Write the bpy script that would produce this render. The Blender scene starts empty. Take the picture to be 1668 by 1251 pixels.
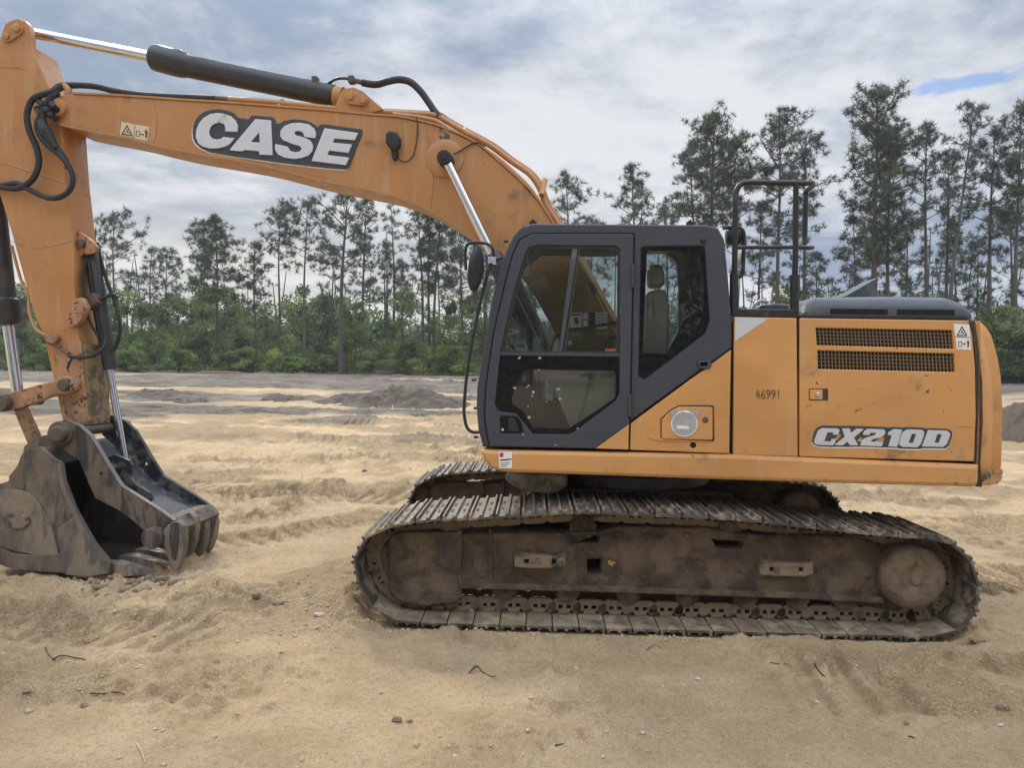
import bpy, bmesh, math, random
import numpy as np
from mathutils import Vector, Matrix

# ------------------------------------------------------------ camera, world, sun, exposure
F, CX, CY, YH, H = 1240.0, 834.0, 625.5, 592.0, 1.87      # photograph calibration (pixels, metres)
PITCH = math.atan((CY - YH) / F); ROLL = math.radians(.98)
sc = bpy.context.scene
COL = sc.collection
cam_d = bpy.data.cameras.new("camera"); cam = bpy.data.objects.new("camera", cam_d); COL.objects.link(cam)
CAMM = (Matrix.Rotation(math.pi/2 - PITCH, 3, 'X') @ Matrix.Rotation(ROLL, 3, 'Z'))
cam.matrix_world = Matrix.Translation((0, 0, H)) @ CAMM.to_4x4()
cam_d.sensor_fit = 'HORIZONTAL'; cam_d.sensor_width = 36; cam_d.lens = 36*F/1668
cam_d.clip_start = .05; cam_d.clip_end = 2000
sc.camera = cam

SUN_AZ, SUN_EL = -24.0, 38.0       # degrees: azimuth from +Y (negative = left), elevation
w = bpy.data.worlds.new("World"); sc.world = w; w.use_nodes = True
nt = w.node_tree; nt.nodes.clear()
def N(tree, typ, **kw):
    n = tree.nodes.new(typ)
    for k, v in kw.items():
        if k.startswith('i_'):
            key = k[2:]
            key = int(key) if key.isdigit() else key.replace('_', ' ')
            n.inputs[key].default_value = v
        else: setattr(n, k, v)
    return n
def math_n(t, op, a, b=None, c=None, clamp=False):
    n = t.nodes.new('ShaderNodeMath'); n.operation = op; n.use_clamp = clamp
    for i, v in enumerate((a, b, c)):
        if v is None: continue
        if hasattr(v, 'is_output'): t.links.new(v, n.inputs[i])
        else: n.inputs[i].default_value = v
    return n.outputs[0]
def maprange(t, v, a, b, c=0., d=1., smooth=True):
    n = t.nodes.new('ShaderNodeMapRange'); n.interpolation_type = 'SMOOTHSTEP' if smooth else 'LINEAR'
    t.links.new(v, n.inputs[0])
    for i, x in enumerate((a, b, c, d)): n.inputs[i+1].default_value = x
    return n.outputs[0]
def mix(t, fac, a, b, mode='MIX'):
    n = t.nodes.new('ShaderNodeMix'); n.data_type = 'RGBA'; n.blend_type = mode
    for s, v in ((n.inputs[0], fac), (n.inputs[6], a), (n.inputs[7], b)):
        if hasattr(v, 'is_output'): t.links.new(v, s)
        elif isinstance(v, (int, float)): s.default_value = v
        else: s.default_value = (*v, 1) if len(v) == 3 else v
    return n.outputs[2]
sky = N(nt, 'ShaderNodeTexSky', sky_type='NISHITA', sun_disc=False, sun_elevation=math.radians(SUN_EL), sun_rotation=math.radians(SUN_AZ))
tc = N(nt, 'ShaderNodeTexCoord'); sep = N(nt, 'ShaderNodeSeparateXYZ'); nt.links.new(tc.outputs['Generated'], sep.inputs[0])
X_, Y_, Z_ = sep.outputs
zz = math_n(nt, 'ADD', math_n(nt, 'MAXIMUM', Z_, 0.0), .13)
cmb = N(nt, 'ShaderNodeCombineXYZ')
nt.links.new(math_n(nt, 'DIVIDE', X_, zz), cmb.inputs[0]); nt.links.new(math_n(nt, 'DIVIDE', Y_, zz), cmb.inputs[1])
def wnoise(scale, detail, rough, loc=(0,0,0), sc_=(1,1,1), dist=0.):
    mp = N(nt, 'ShaderNodeMapping'); mp.inputs['Location'].default_value = loc; mp.inputs['Scale'].default_value = sc_
    nt.links.new(cmb.outputs[0], mp.inputs[0])
    n = N(nt, 'ShaderNodeTexNoise', i_Scale=scale, i_Detail=detail, i_Roughness=rough, i_Distortion=dist)
    nt.links.new(mp.outputs[0], n.inputs['Vector']); return n.outputs[0]
n1 = wnoise(.75, 7, .56, (3.1, 1.7, 0), (.8, 1.25, 1), .25)
n2 = wnoise(2.3, 9, .62, (7.3, 2.2, 4), (1.15, 1.0, 1), .15)
n4 = wnoise(7.5, 8, .62, (2.3, 5.2, 1), (1.1, 1.0, 1), .2)
n3 = wnoise(.33, 3, .5, (1.3, 9.2, 2), (1, 1, 1))
cl = math_n(nt, 'ADD', math_n(nt, 'MULTIPLY', n1, .58), math_n(nt, 'ADD', math_n(nt, 'MULTIPLY', n2, .38), math_n(nt, 'MULTIPLY_ADD', n4, .09, math_n(nt, 'MULTIPLY', n3, .12))))
dens = maprange(nt, cl, .485, .665)
# thick cloud is blue grey, thin cloud white
ccol = mix(nt, dens, (.735, .755, .79), (.30, .37, .49))
# warm bright band low on the left, where the sun stands behind the cloud
sx, sy = math.sin(math.radians(SUN_AZ)), math.cos(math.radians(SUN_AZ))
dt = math_n(nt, 'ADD', math_n(nt, 'MULTIPLY', X_, sx), math_n(nt, 'MULTIPLY', Y_, sy))
low = maprange(nt, Z_, .0, .30, 1., 0.)
warm = math_n(nt, 'MULTIPLY', maprange(nt, dt, .70, 1.0), low)
ccol = mix(nt, math_n(nt, 'MULTIPLY', warm, math_n(nt, 'MULTIPLY_ADD', n2, 1.6, -.22)), ccol, (.90, .84, .68))
ccol = mix(nt, math_n(nt, 'MULTIPLY', maprange(nt, Z_, .02, .13, 1., 0.), .35), ccol, (.60, .65, .72))
# overcast sky: brighter towards the zenith outside the frame
ccol_v = N(nt, 'ShaderNodeVectorMath', operation='SCALE'); nt.links.new(ccol, ccol_v.inputs[0])
nt.links.new(math_n(nt, 'MULTIPLY', maprange(nt, Z_, .34, .95, 1.0, 4.2), 7.3), ccol_v.inputs['Scale'])
# a gap of blue sky upper right
def gap(px, py, wx, wy):
    d = (CAMM @ Vector(((px-CX)/F, -(py-CY)/F, -1))).normalized()
    az = math.atan2(d.x, d.y); el = math.asin(d.z)
    A = math_n(nt, 'ARCTAN2', X_, Y_); E = math_n(nt, 'ARCSINE', Z_)
    a = math_n(nt, 'DIVIDE', math_n(nt, 'SUBTRACT', A, az), wx)
    e = math_n(nt, 'DIVIDE', math_n(nt, 'SUBTRACT', E, el), wy)
    r = math_n(nt, 'SQRT', math_n(nt, 'ADD', math_n(nt, 'MULTIPLY', a, a), math_n(nt, 'MULTIPLY', e, e)))
    return maprange(nt, math_n(nt, 'ADD', r, math_n(nt, 'MULTIPLY', math_n(nt, 'SUBTRACT', n4, .5), 4.5)), .35, 1.35, 1., 0.)
g = gap(1592, 132, .056, .0070)
skyb = N(nt, 'ShaderNodeVectorMath', operation='MULTIPLY'); nt.links.new(sky.outputs[0], skyb.inputs[0]); skyb.inputs[1].default_value = (.40, .68, 1.02)
fin = mix(nt, math_n(nt, 'MULTIPLY', g, .62), ccol_v.outputs[0], skyb.outputs[0])
bg = N(nt, 'ShaderNodeBackground', i_Strength=.1); nt.links.new(fin, bg.inputs[0])
wo = N(nt, 'ShaderNodeOutputWorld'); nt.links.new(bg.outputs[0], wo.inputs[0])

sun_d = bpy.data.lights.new("sun", 'SUN'); sun_d.energy = 1.5; sun_d.angle = math.radians(10); sun_d.color = (1, .94, .84)
sun = bpy.data.objects.new("sun", sun_d); COL.objects.link(sun)
sv = Vector((sx*math.cos(math.radians(SUN_EL)), sy*math.cos(math.radians(SUN_EL)), math.sin(math.radians(SUN_EL))))
sun.rotation_euler = sv.to_track_quat('Z', 'Y').to_euler(); sun.location = sv*50
vs = sc.view_settings; vs.view_transform = 'Standard'; vs.look = 'None'; vs.gamma = 1; vs.use_curve_mapping = False; vs.exposure = .56

# ------------------------------------------------------------ helpers
RNG = random.Random(5)
def tag(o, label=None, cat=None, group=None, kind=None):
    if label: o['label'] = label
    if cat: o['category'] = cat
    if group: o['group'] = group
    if kind: o['kind'] = kind
    return o
def empty(name, loc=(0,0,0), rz=0, **kw):
    o = bpy.data.objects.new(name, None); COL.objects.link(o); o.location = loc; o.rotation_euler = (0, 0, rz)
    o.empty_display_size = .3
    return tag(o, **kw)
def link(name, me, mat=None, parent=None, rz=0, **kw):
    o = bpy.data.objects.new(name, me); COL.objects.link(o)
    if mat is not None and not me.materials: me.materials.append(mat)
    if parent is not None: o.parent = parent
    o.rotation_euler = (0, 0, rz)
    return tag(o, **kw)
def np_mesh(name, V, Fc, n):
    """V (k,3) array, Fc (m,n) faces of one size"""
    me = bpy.data.meshes.new(name)
    V = np.asarray(V, np.float32); Fc = np.asarray(Fc, np.int32)
    me.vertices.add(len(V)); me.vertices.foreach_set('co', V.ravel())
    me.loops.add(Fc.size); me.loops.foreach_set('vertex_index', Fc.ravel())
    me.polygons.add(len(Fc)); me.polygons.foreach_set('loop_start', np.arange(0, Fc.size, n, dtype=np.int32))
    me.update(calc_edges=True)
    return me
class MB:
    def __init__(s): s.v = []; s.f = []
    def add(s, v, f):
        b = len(s.v); s.v += [tuple(p) for p in v]; s.f += [tuple(i+b for i in q) for q in f]
    def box(s, a, b, M=None):
        x0, y0, z0 = a; x1, y1, z1 = b
        v = [Vector(p) for p in ((x0,y0,z0),(x1,y0,z0),(x1,y1,z0),(x0,y1,z0),(x0,y0,z1),(x1,y0,z1),(x1,y1,z1),(x0,y1,z1))]
        if M: v = [M @ p for p in v]
        s.add(v, [(0,3,2,1),(4,5,6,7),(0,1,5,4),(1,2,6,5),(2,3,7,6),(3,0,4,7)])
    def tube(s, pts, r, n=10, cap=True, closed=False):
        pts = [Vector(p) for p in pts]; m = len(pts)
        rs = r if isinstance(r, (list, tuple)) else [r]*m
        rings = []; prev = None
        for i, p in enumerate(pts):
            a = pts[(i-1) % m] if closed else pts[max(i-1, 0)]; b = pts[(i+1) % m] if closed else pts[min(i+1, m-1)]
            t = (b-a).normalized()
            if prev is None:
                u = t.cross(Vector((0, 0, 1)))
                if u.length < .1: u = t.cross(Vector((0, 1, 0)))
            else: u = prev - t*prev.dot(t)
            u.normalize(); prev = u; v = t.cross(u)
            rings.append([p + (u*math.cos(2*math.pi*k/n) + v*math.sin(2*math.pi*k/n))*rs[i] for k in range(n)])
        V = [q for rg in rings for q in rg]; Fs = []
        for i in range(m if closed else m-1):
            for k in range(n):
                j = (i+1) % m
                Fs.append((i*n+k, i*n+(k+1) % n, j*n+(k+1) % n, j*n+k))
        if cap and not closed:
            Fs.append(tuple(range(n))[::-1]); Fs.append(tuple((m-1)*n+k for k in range(n)))
        s.add(V, Fs)
    def lathe(s, prof, c, axis='Y', n=32):
        """prof: list of (radius, offset along axis)"""
        V = []; Fs = []
        c = Vector(c)
        for r, o in prof:
            for k in range(n):
                a = 2*math.pi*k/n
                if axis == 'Y': V.append(c+Vector((r*math.cos(a), o, r*math.sin(a))))
                elif axis == 'Z': V.append(c+Vector((r*math.cos(a), r*math.sin(a), o)))
                else: V.append(c+Vector((o, r*math.cos(a), r*math.sin(a))))
        for i in range(len(prof)-1):
            for k in range(n): Fs.append((i*n+k, i*n+(k+1) % n, (i+1)*n+(k+1) % n, (i+1)*n+k))
        Fs.append(tuple(range(n))); Fs.append(tuple((len(prof)-1)*n+k for k in range(n)))
        s.add(V, Fs)
    def mesh(s, name, smooth=35):
        me = bpy.data.meshes.new(name); me.from_pydata(s.v, [], s.f)
        bm = bmesh.new(); bm.from_mesh(me); bmesh.ops.recalc_face_normals(bm, faces=bm.faces); bm.to_mesh(me); bm.free()
        if smooth: smooth_me(me, smooth)
        return me
def smooth_me(me, ang=35):
    me.polygons.foreach_set('use_smooth', [True]*len(me.polygons)); me.set_sharp_from_angle(angle=math.radians(ang)); me.update()
def spline(pts, k=6, closed=False):
    """Catmull-Rom through tuples of any size"""
    P = [np.array(p, float) for p in pts]; m = len(P); out = []
    for i in range(m if closed else m-1):
        if closed: p0, p1, p2, p3 = P[(i-1) % m], P[i], P[(i+1) % m], P[(i+2) % m]
        else: p0, p1, p2, p3 = P[max(i-1, 0)], P[i], P[i+1], P[min(i+2, m-1)]
        for j in range(k):
            t = j/k
            out.append(.5*((2*p1)+(-p0+p2)*t+(2*p0-5*p1+4*p2-p3)*t*t+(-p0+3*p1-3*p2+p3)*t**3))
    if not closed: out.append(P[-1])
    return [tuple(o) for o in out]
def fillet(pts, r, k=5):
    """round polygon corners; r one number or the third entry of a point"""
    out = []; m = len(pts)
    for i, p in enumerate(pts):
        rr = p[2] if len(p) > 2 else r
        a = Vector(pts[i-1][:2]); b = Vector(p[:2]); c = Vector(pts[(i+1) % m][:2])
        d1 = a-b; d2 = c-b
        if rr <= 0 or d1.length < 1e-9 or d2.length < 1e-9: out.append(tuple(b)); continue
        ang = d1.angle(d2)
        if ang > math.radians(172): out.append(tuple(b)); continue
        t = min(rr/math.tan(ang/2), d1.length*.48, d2.length*.48)
        p1 = b+d1.normalized()*t; p2 = b+d2.normalized()*t
        for j in range(k+1):
            s_ = j/k
            out.append(tuple(p1*(1-s_)**2+b*2*s_*(1-s_)+p2*s_*s_))
    return out
def curve_mesh(name, loops, t, bev=0., ang=30):
    """flat outline(s) in x/z metres -> solid plate of thickness t, front face at y=0, going +y"""
    cu = bpy.data.curves.new(name, 'CURVE'); cu.dimensions = '2D'; cu.fill_mode = 'BOTH'
    for lp in loops:
        sp = cu.splines.new('POLY'); sp.points.add(len(lp)-1)
        for q, (x, z) in zip(sp.points, lp): q.co = (x, z, 0, 1)
        sp.use_cyclic_u = True
    bev = min(bev, t*.49)
    cu.extrude = max(t/2-bev, 1e-5); cu.bevel_depth = bev; cu.bevel_resolution = 1; cu.offset = -bev
    ob = bpy.data.objects.new(name, cu); me = bpy.data.meshes.new_from_object(ob)
    bpy.data.objects.remove(ob); bpy.data.curves.remove(cu)
    co = np.empty(len(me.vertices)*3, np.float32); me.vertices.foreach_get('co', co); co = co.reshape(-1, 3)
    co = np.stack([co[:, 0], -co[:, 2]+t/2, co[:, 1]], 1); me.vertices.foreach_set('co', co.ravel())
    me.name = name
    smooth_me(me, ang)
    return me

# frames: the machine's swing centre, undercarriage yaw, upper structure yaw
MC = (1.10, 6.98); YL = math.radians(-1.7); YU = math.radians(-5.1)
def unproj(px, py, yl, yaw):
    d = CAMM @ Vector(((px-CX)/F, -(py-CY)/F, -1))
    c, s = math.cos(yaw), math.sin(yaw)
    o = (-c*MC[0]-s*MC[1], s*MC[0]-c*MC[1]); dl = (c*d.x+s*d.y, -s*d.x+c*d.y)
    t = (yl-o[1])/dl[1]
    return Vector((o[0]+t*dl[0], yl, H+t*d.z))
def U(px, py, y): return unproj(px, py, y, YU)
def L(px, py, y): return unproj(px, py, y, YL)
def ground_pt(px, py, z=0.):
    d = CAMM @ Vector(((px-CX)/F, -(py-CY)/F, -1)); t = (z-H)/d.z
    return Vector((d.x*t, d.y*t, z))
def at_depth(px, py, D):
    d = CAMM @ Vector(((px-CX)/F, -(py-CY)/F, -1)); t = D/d.y
    return Vector((d.x*t, D, H+d.z*t))
def plate(name, px, y, t, mat, parent, fr=U, r=0., holes=(), bev=.004, hr=0., top=True, **kw):
    """photo outline on the frame plane y -> solid plate behind it"""
    loops = [fillet(px, r)]+[fillet(h, hr) for h in holes]
    lm = [[(lambda p: (p.x, p.z))(fr(a, b, y)) for a, b in lp] for lp in loops]
    me = curve_mesh(name, lm, t, bev)
    me.transform(Matrix.Translation((0, y, 0)))
    rz = (YU if fr is U else YL) if top else 0
    return link(name, me, mat, parent, rz, **kw)
def part(name, mb, mat, parent, rz=YU, smooth=35, **kw):
    return link(name, mb.mesh(name, smooth) if isinstance(mb, MB) else mb, mat, parent, rz, **kw)
def tubeU(name, pts, r, mat, parent, top=True, k=5, n=10, fr=U, **kw):
    """pts: (px, py, y[, r])"""
    sp = spline(pts, k) if k > 1 else pts
    mb = MB(); mb.tube([fr(*q[:3]) for q in sp], [q[3] for q in sp] if len(pts[0]) > 3 else r, n)
    return part(name, mb, mat, parent, (YU if fr is U else YL) if top else 0, 40, **kw)

# ------------------------------------------------------------ materials
MATS = {}
def new_mat(name):
    m = bpy.data.materials.new(name); m.use_nodes = True; t = m.node_tree
    b = t.nodes['Principled BSDF']; MATS[name] = m
    return m, t, b
def tnoise(t, scale, detail=4, rough=.55, vec=None, sc_=None, loc=None, dist=0.):
    n = N(t, 'ShaderNodeTexNoise', i_Scale=scale, i_Detail=detail, i_Roughness=rough, i_Distortion=dist)
    co = N(t, 'ShaderNodeTexCoord').outputs['Object'] if vec is None else vec
    if sc_ or loc:
        mp = N(t, 'ShaderNodeMapping')
        if sc_: mp.inputs['Scale'].default_value = sc_
        if loc: mp.inputs['Location'].default_value = loc
        t.links.new(co, mp.inputs[0]); co = mp.outputs[0]
    t.links.new(co, n.inputs['Vector']); return n.outputs[0]
def bump(t, b, h, strength=.3, dist=.01):
    n = N(t, 'ShaderNodeBump', i_Strength=strength, i_Distance=dist); t.links.new(h, n.inputs['Height']); t.links.new(n.outputs[0], b.inputs['Normal'])
def setc(t, b, c):
    if hasattr(c, 'is_output'): t.links.new(c, b.inputs['Base Color'])
    else: b.inputs['Base Color'].default_value = (*c, 1)
def simple(name, col, rough=.5, metal=0., var=.12, bumpk=.15, scale=30., dirt=0., dirtcol=(.24, .18, .11), spec=.5):
    m, t, b = new_mat(name)
    n = tnoise(t, scale*.25, 6, .6)
    c = mix(t, n, tuple(v*(1-var) for v in col), tuple(min(1, v*(1+var)) for v in col))
    if dirt > 0:
        d = maprange(t, tnoise(t, 5., 8, .68), .62-dirt*.42, .72-dirt*.25)
        c = mix(t, d, c, dirtcol)
        r = math_n(t, 'MULTIPLY_ADD', d, .9-rough, rough); t.links.new(r, b.inputs['Roughness'])
        if metal > 0: t.links.new(math_n(t, 'MULTIPLY', math_n(t, 'SUBTRACT', 1., d), metal), b.inputs['Metallic'])
    else:
        t.links.new(maprange(t, tnoise(t, scale*.6, 4, .6), .3, .7, max(rough-.1, .03), min(rough+.12, 1)), b.inputs['Roughness'])
        b.inputs['Metallic'].default_value = metal
    b.inputs['Specular IOR Level'].default_value = spec
    setc(t, b, c)
    if bumpk: bump(t, b, tnoise(t, scale, 6, .6), bumpk, .004)
    return m
def paint(name, col, grime=.0, wear=.0, scratch=.5, rust=(.055, .03, .018), dust=.18):
    """faded machine enamel: uneven fading, dust, chips, thin scratches"""
    m, t, b = new_mat(name)
    c = mix(t, tnoise(t, 1.3, 5, .6), tuple(v*.86 for v in col), tuple(min(1, v*1.12) for v in col))
    c = mix(t, math_n(t, 'MULTIPLY', maprange(t, tnoise(t, 4, 8, .7, sc_=(1, 1, .35)), .42, .75), dust), c, (.42, .33, .21))
    # thin scratches: stretched noise in three directions
    s1 = maprange(t, tnoise(t, 9, 3, .5, sc_=(.22, 1, 2.6), loc=(3, 1, 7), dist=.6), .725, .74)
    s2 = maprange(t, tnoise(t, 11, 3, .5, sc_=(2.2, 1, .3), loc=(8, 3, 1), dist=.8), .735, .75)
    s3 = maprange(t, tnoise(t, 2.1, 2, .5, loc=(5, 5, 1)), .5, .62)
    s = math_n(t, 'MULTIPLY', math_n(t, 'MAXIMUM', s1, s2), math_n(t, 'MULTIPLY', s3, scratch))
    c = mix(t, s, c, tuple(v*.42 for v in col))
    c = mix(t, math_n(t, 'MULTIPLY', maprange(t, tnoise(t, .9, 6, .62, loc=(2, 6, 4), sc_=(1, 1, 1.6)), .40, .72), .60), c, tuple(v*.70 for v in col))
    c = mix(t, math_n(t, 'MULTIPLY', maprange(t, tnoise(t, 14, 5, .6, loc=(7, 3, 1), sc_=(1, 1, .10)), .50, .72), .28), c, (.50, .38, .24))
    c = mix(t, math_n(t, 'MULTIPLY', maprange(t, tnoise(t, 30, 7, .75, loc=(2, 2, 4)), .56, .72), .30), c, tuple(v*.55 for v in col))
    rough = .36
    if grime:
        gm = maprange(t, tnoise(t, 3.1, 9, .7, loc=(1, 4, 2)), .66-.3*grime, .80-.15*grime)
        c = mix(t, math_n(t, 'MULTIPLY', gm, .75), c, (.115, .083, .055))
    if wear:
        ch = maprange(t, tnoise(t, 16, 8, .72, loc=(6, 2, 3)), .72-.26*wear, .745-.25*wear)
        c = mix(t, ch, c, rust)
    t.links.new(maprange(t, tnoise(t, 6, 5, .6), .3, .7, rough-.08, rough+.2), b.inputs['Roughness'])
    setc(t, b, c); bump(t, b, math_n(t, 'ADD', tnoise(t, 2.6, 3, .5), math_n(t, 'MULTIPLY', tnoise(t, 60, 4, .6), .05)), .35, .02)
    return m
def patch_dirt(name, clean, muddy, amount=.5, scale=3., metal=.0, rough=.5, streak=False, bk=.6, third=None, soft=0.):
    m, t, b = new_mat(name)
    v = (1, 1, .3) if streak else None
    a = tnoise(t, scale, 10, .68, sc_=v, loc=(2, 7, 1), dist=.4)
    f = maprange(t, a, .68-.5*amount-soft, .76-.42*amount+soft)
    cl_ = mix(t, tnoise(t, 22, 6, .7), tuple(q*.55 for q in clean), tuple(q*1.35 for q in clean))
    mu = mix(t, tnoise(t, 7, 8, .65, loc=(4, 0, 9)), tuple(q*.62 for q in muddy), tuple(q*1.3 for q in muddy))
    if third is not None:
        mu = mix(t, maprange(t, tnoise(t, 2.2, 6, .65, loc=(9, 9, 3)), .52, .62), mu, third)
    setc(t, b, mix(t, f, cl_, mu))
    t.links.new(math_n(t, 'MULTIPLY_ADD', f, .95-rough, rough), b.inputs['Roughness'])
    t.links.new(math_n(t, 'MULTIPLY', math_n(t, 'SUBTRACT', 1., f), metal), b.inputs['Metallic'])
    h = math_n(t, 'ADD', math_n(t, 'MULTIPLY', f, .8), math_n(t, 'MULTIPLY', tnoise(t, 40, 8, .7), .6))
    bump(t, b, h, bk, .012)
    return m
ORANGE = (.64, .312, .098)
paint('orange', ORANGE, scratch=.45)
paint('orange_boom', (.45, .208, .068), grime=.32, wear=.14, scratch=.35, dust=.25)  # duller than the panel orange: the backlit boom's shade is in the colour
paint('orange_worn', (.46, .235, .115), grime=.85, wear=.66, dust=.3)
paint('orange_tail', (.62, .302, .098), grime=.28, wear=.31, scratch=1.)
simple('charcoal', (.044, .049, .064), .48, var=.1, bumpk=.08, scale=60, dirt=.12, dirtcol=(.075, .07, .066))
simple('hood_grey', (.055, .063, .078), .38, var=.15, dirt=.25, dirtcol=(.13, .125, .115), scale=40)
simple('black_rubber', (.016, .016, .017), .6, dirt=.2, dirtcol=(.06, .05, .04))
simple('black_gloss', (.006, .006, .009), .25, var=.05, bumpk=0, spec=.2)
simple('gasket', (.055, .038, .024), .8)
simple('dark_void', (.008, .007, .006), .9, bumpk=0)
simple('black_steel', (.016, .017, .020), .42, dirt=.06, dirtcol=(.08, .07, .055))
simple('cylinder_black', (.030, .031, .036), .42, dirt=.22, dirtcol=(.07, .06, .05))
simple('chrome', (.62, .63, .66), .13, metal=1., var=.05, bumpk=.02, scale=80)
simple('silver', (.60, .61, .64), .38, metal=.25, var=.07, bumpk=.03, dirt=.05, dirtcol=(.4, .36, .3))
simple('decal_dark', (.045, .052, .058), .35, var=.2, bumpk=0)
simple('decal_white', (.78, .77, .74), .45, var=.05, bumpk=0, dirt=.08, dirtcol=(.45, .4, .33))
simple('decal_cream', (.62, .52, .36), .45, var=.05, bumpk=0)
simple('decal_yellow', (.36, .25, .04), .5, bumpk=0)
simple('decal_red', (.42, .04, .03), .5, bumpk=0)
simple('ink', (.02, .018, .016), .6, bumpk=0)
simple('stencil', (.20, .095, .035), .6, bumpk=0)
simple('foil', (.42, .43, .46), .35, metal=.4, var=.35, bumpk=.5, scale=40)
simple('seat_fabric', (.50, .46, .38), .9, var=.15, bumpk=.3, scale=120)
simple('trim_grey', (.24, .24, .235), .7)
simple('trim_beige', (.44, .43, .385), .75)
simple('bird_mess', (.42, .39, .35), .8, bumpk=.3)
simple('pin_steel', (.10, .085, .07), .5, metal=.5, dirt=.5, dirtcol=(.12, .085, .055))
simple('red_paint', (.16, .06, .05), .6, dirt=.75, dirtcol=(.10, .08, .06))
simple('lip_worn', (.17, .15, .13), .5, metal=.3, var=.3)
simple('wood_twig', (.055, .04, .028), .9, scale=90)
simple('wood_pale', (.42, .34, .22), .9, scale=90)
simple('stone_white', (.42, .37, .30), .85, scale=60)
simple('clod', (.20, .15, .10), .95, scale=60)
simple('pink_plastic', (.42, .17, .16), .6)
simple('silt_black', (.018, .018, .020), .8)
simple('bottle_label', (.25, .42, .55), .4, bumpk=0)
simple('rust_shade', (.030, .014, .009), .9, dirt=.15, dirtcol=(.06, .03, .015))
MUD = (.27, .20, .125)
patch_dirt('muddy_frame', (.058, .044, .035), (.165, .115, .072), .56, 5.0, .2, .6, third=(.110, .072, .045), bk=1.2, soft=.07)
patch_dirt('muddy_hub', (.070, .052, .040), (.215, .155, .098), .70, 6.0, .1, .7, bk=1.2, soft=.10)
patch_dirt('muddy_link', (.05, .043, .036), (.24, .178, .115), .66, 6, .2, .6)
patch_dirt('shoe', (.095, .084, .073), (.27, .205, .14), .42, 5, .35, .45)
def per_piece(m, inner=None, k=.45):
    t = m.node_tree; b = t.nodes['Principled BSDF']; src = b.inputs['Base Color'].links[0].from_socket
    oi = N(t, 'ShaderNodeObjectInfo')
    for n in list(t.nodes):
        if n.type == 'MAPPING' and n.inputs['Vector'].links:
            cv = N(t, 'ShaderNodeVectorMath', operation='MULTIPLY_ADD'); t.links.new(n.inputs['Vector'].links[0].from_socket, cv.inputs[0]); cv.inputs[1].default_value = (1, 1, 1)
            sc2 = N(t, 'ShaderNodeVectorMath', operation='SCALE'); sc2.inputs[0].default_value = (7, 13, 3); t.links.new(oi.outputs['Random'], sc2.inputs['Scale']); t.links.new(sc2.outputs[0], cv.inputs[2])
            t.links.new(cv.outputs[0], n.inputs['Vector'])
    v = math_n(t, 'MULTIPLY_ADD', oi.outputs['Random'], k, 1-k/2)
    hs = N(t, 'ShaderNodeHueSaturation'); t.links.new(v, hs.inputs['Value']); t.links.new(src, hs.inputs['Color']); out = hs.outputs[0]
    if inner:
        ge = N(t, 'ShaderNodeNewGeometry'); sp_ = N(t, 'ShaderNodeSeparateXYZ'); t.links.new(ge.outputs['Normal'], sp_.inputs[0])
        so = N(t, 'ShaderNodeSeparateXYZ'); t.links.new(N(t, 'ShaderNodeTexCoord').outputs['Object'], so.inputs[0])
        f = math_n(t, 'MULTIPLY', math_n(t, 'MULTIPLY', maprange(t, sp_.outputs[2], .55, .9), maprange(t, so.outputs[2], -.012, -.004, 1., .35)), maprange(t, tnoise(t, 9, 6, .7, loc=(1, 1, 5)), .32, .52, .25, 1.))
        out = mix(t, f, out, mix(t, tnoise(t, 14, 6, .7), tuple(q*.6 for q in inner), inner))
    t.links.new(out, b.inputs['Base Color'])
per_piece(MATS['shoe'], (.40, .31, .205))
patch_dirt('bucket_steel', (.066, .060, .056), (.165, .125, .090), .55, 6.5, .35, .5, streak=True, third=(.20, .155, .105), soft=.05)
patch_dirt('bucket_light', (.12, .11, .098), (.24, .19, .135), .5, 4.6, .2, .55, streak=True)
patch_dirt('bucket_in', (.014, .012, .011), (.035, .027, .020), .5, 3, .1, .8)  # near-black steel: shade inside the bucket put into the colour
patch_dirt('thumb_steel', (.058, .055, .056), (.150, .115, .085), .52, 9, .3, .5, streak=True)
patch_dirt('thumb_dark', (.026, .031, .040), (.105, .095, .085), .42, 8, .3, .45)
patch_dirt('tooth', (.14, .125, .11), (.27, .21, .15), .45, 7, .3, .5, streak=True)
patch_dirt('scuffed', (.07, .07, .075), (.50, .26, .11), .50, 9, .1, .6, streak=False, bk=.3)
patch_dirt('belly', (.17, .155, .13), (.34, .28, .21), .5, 12, .1, .7)
patch_dirt('turntable', (.14, .14, .145), (.13, .10, .07), .4, 4, .2, .6)
patch_dirt('arm_tip', (.12, .10, .07), (.30, .22, .12), .5, 8, .1, .6)

def glass(name, tint, rough=.0, alpha_mix=.12, ior=1.45):
    m, t, b = new_mat(name); t.nodes.remove(b)
    tr = N(t, 'ShaderNodeBsdfTransparent'); tr.inputs[0].default_value = (*tint, 1)
    gl = N(t, 'ShaderNodeBsdfGlossy', i_Roughness=rough); gl.inputs[0].default_value = (.95, 1, 1, 1)
    df = N(t, 'ShaderNodeBsdfDiffuse'); df.inputs[0].default_value = (.32, .30, .26, 1)
    fr = N(t, 'ShaderNodeFresnel', i_IOR=ior)
    m1 = N(t, 'ShaderNodeMixShader'); m2 = N(t, 'ShaderNodeMixShader')
    t.links.new(math_n(t, 'ADD', fr.outputs[0], alpha_mix, clamp=True), m1.inputs[0]); t.links.new(tr.outputs[0], m1.inputs[1]); t.links.new(gl.outputs[0], m1.inputs[2])
    t.links.new(maprange(t, tnoise(t, 3.5, 7, .65), .35, .8, .015, .10), m2.inputs[0]); t.links.new(m1.outputs[0], m2.inputs[1]); t.links.new(df.outputs[0], m2.inputs[2])
    t.links.new(m2.outputs[0], t.nodes['Material Output'].inputs[0])
    return m
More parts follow.
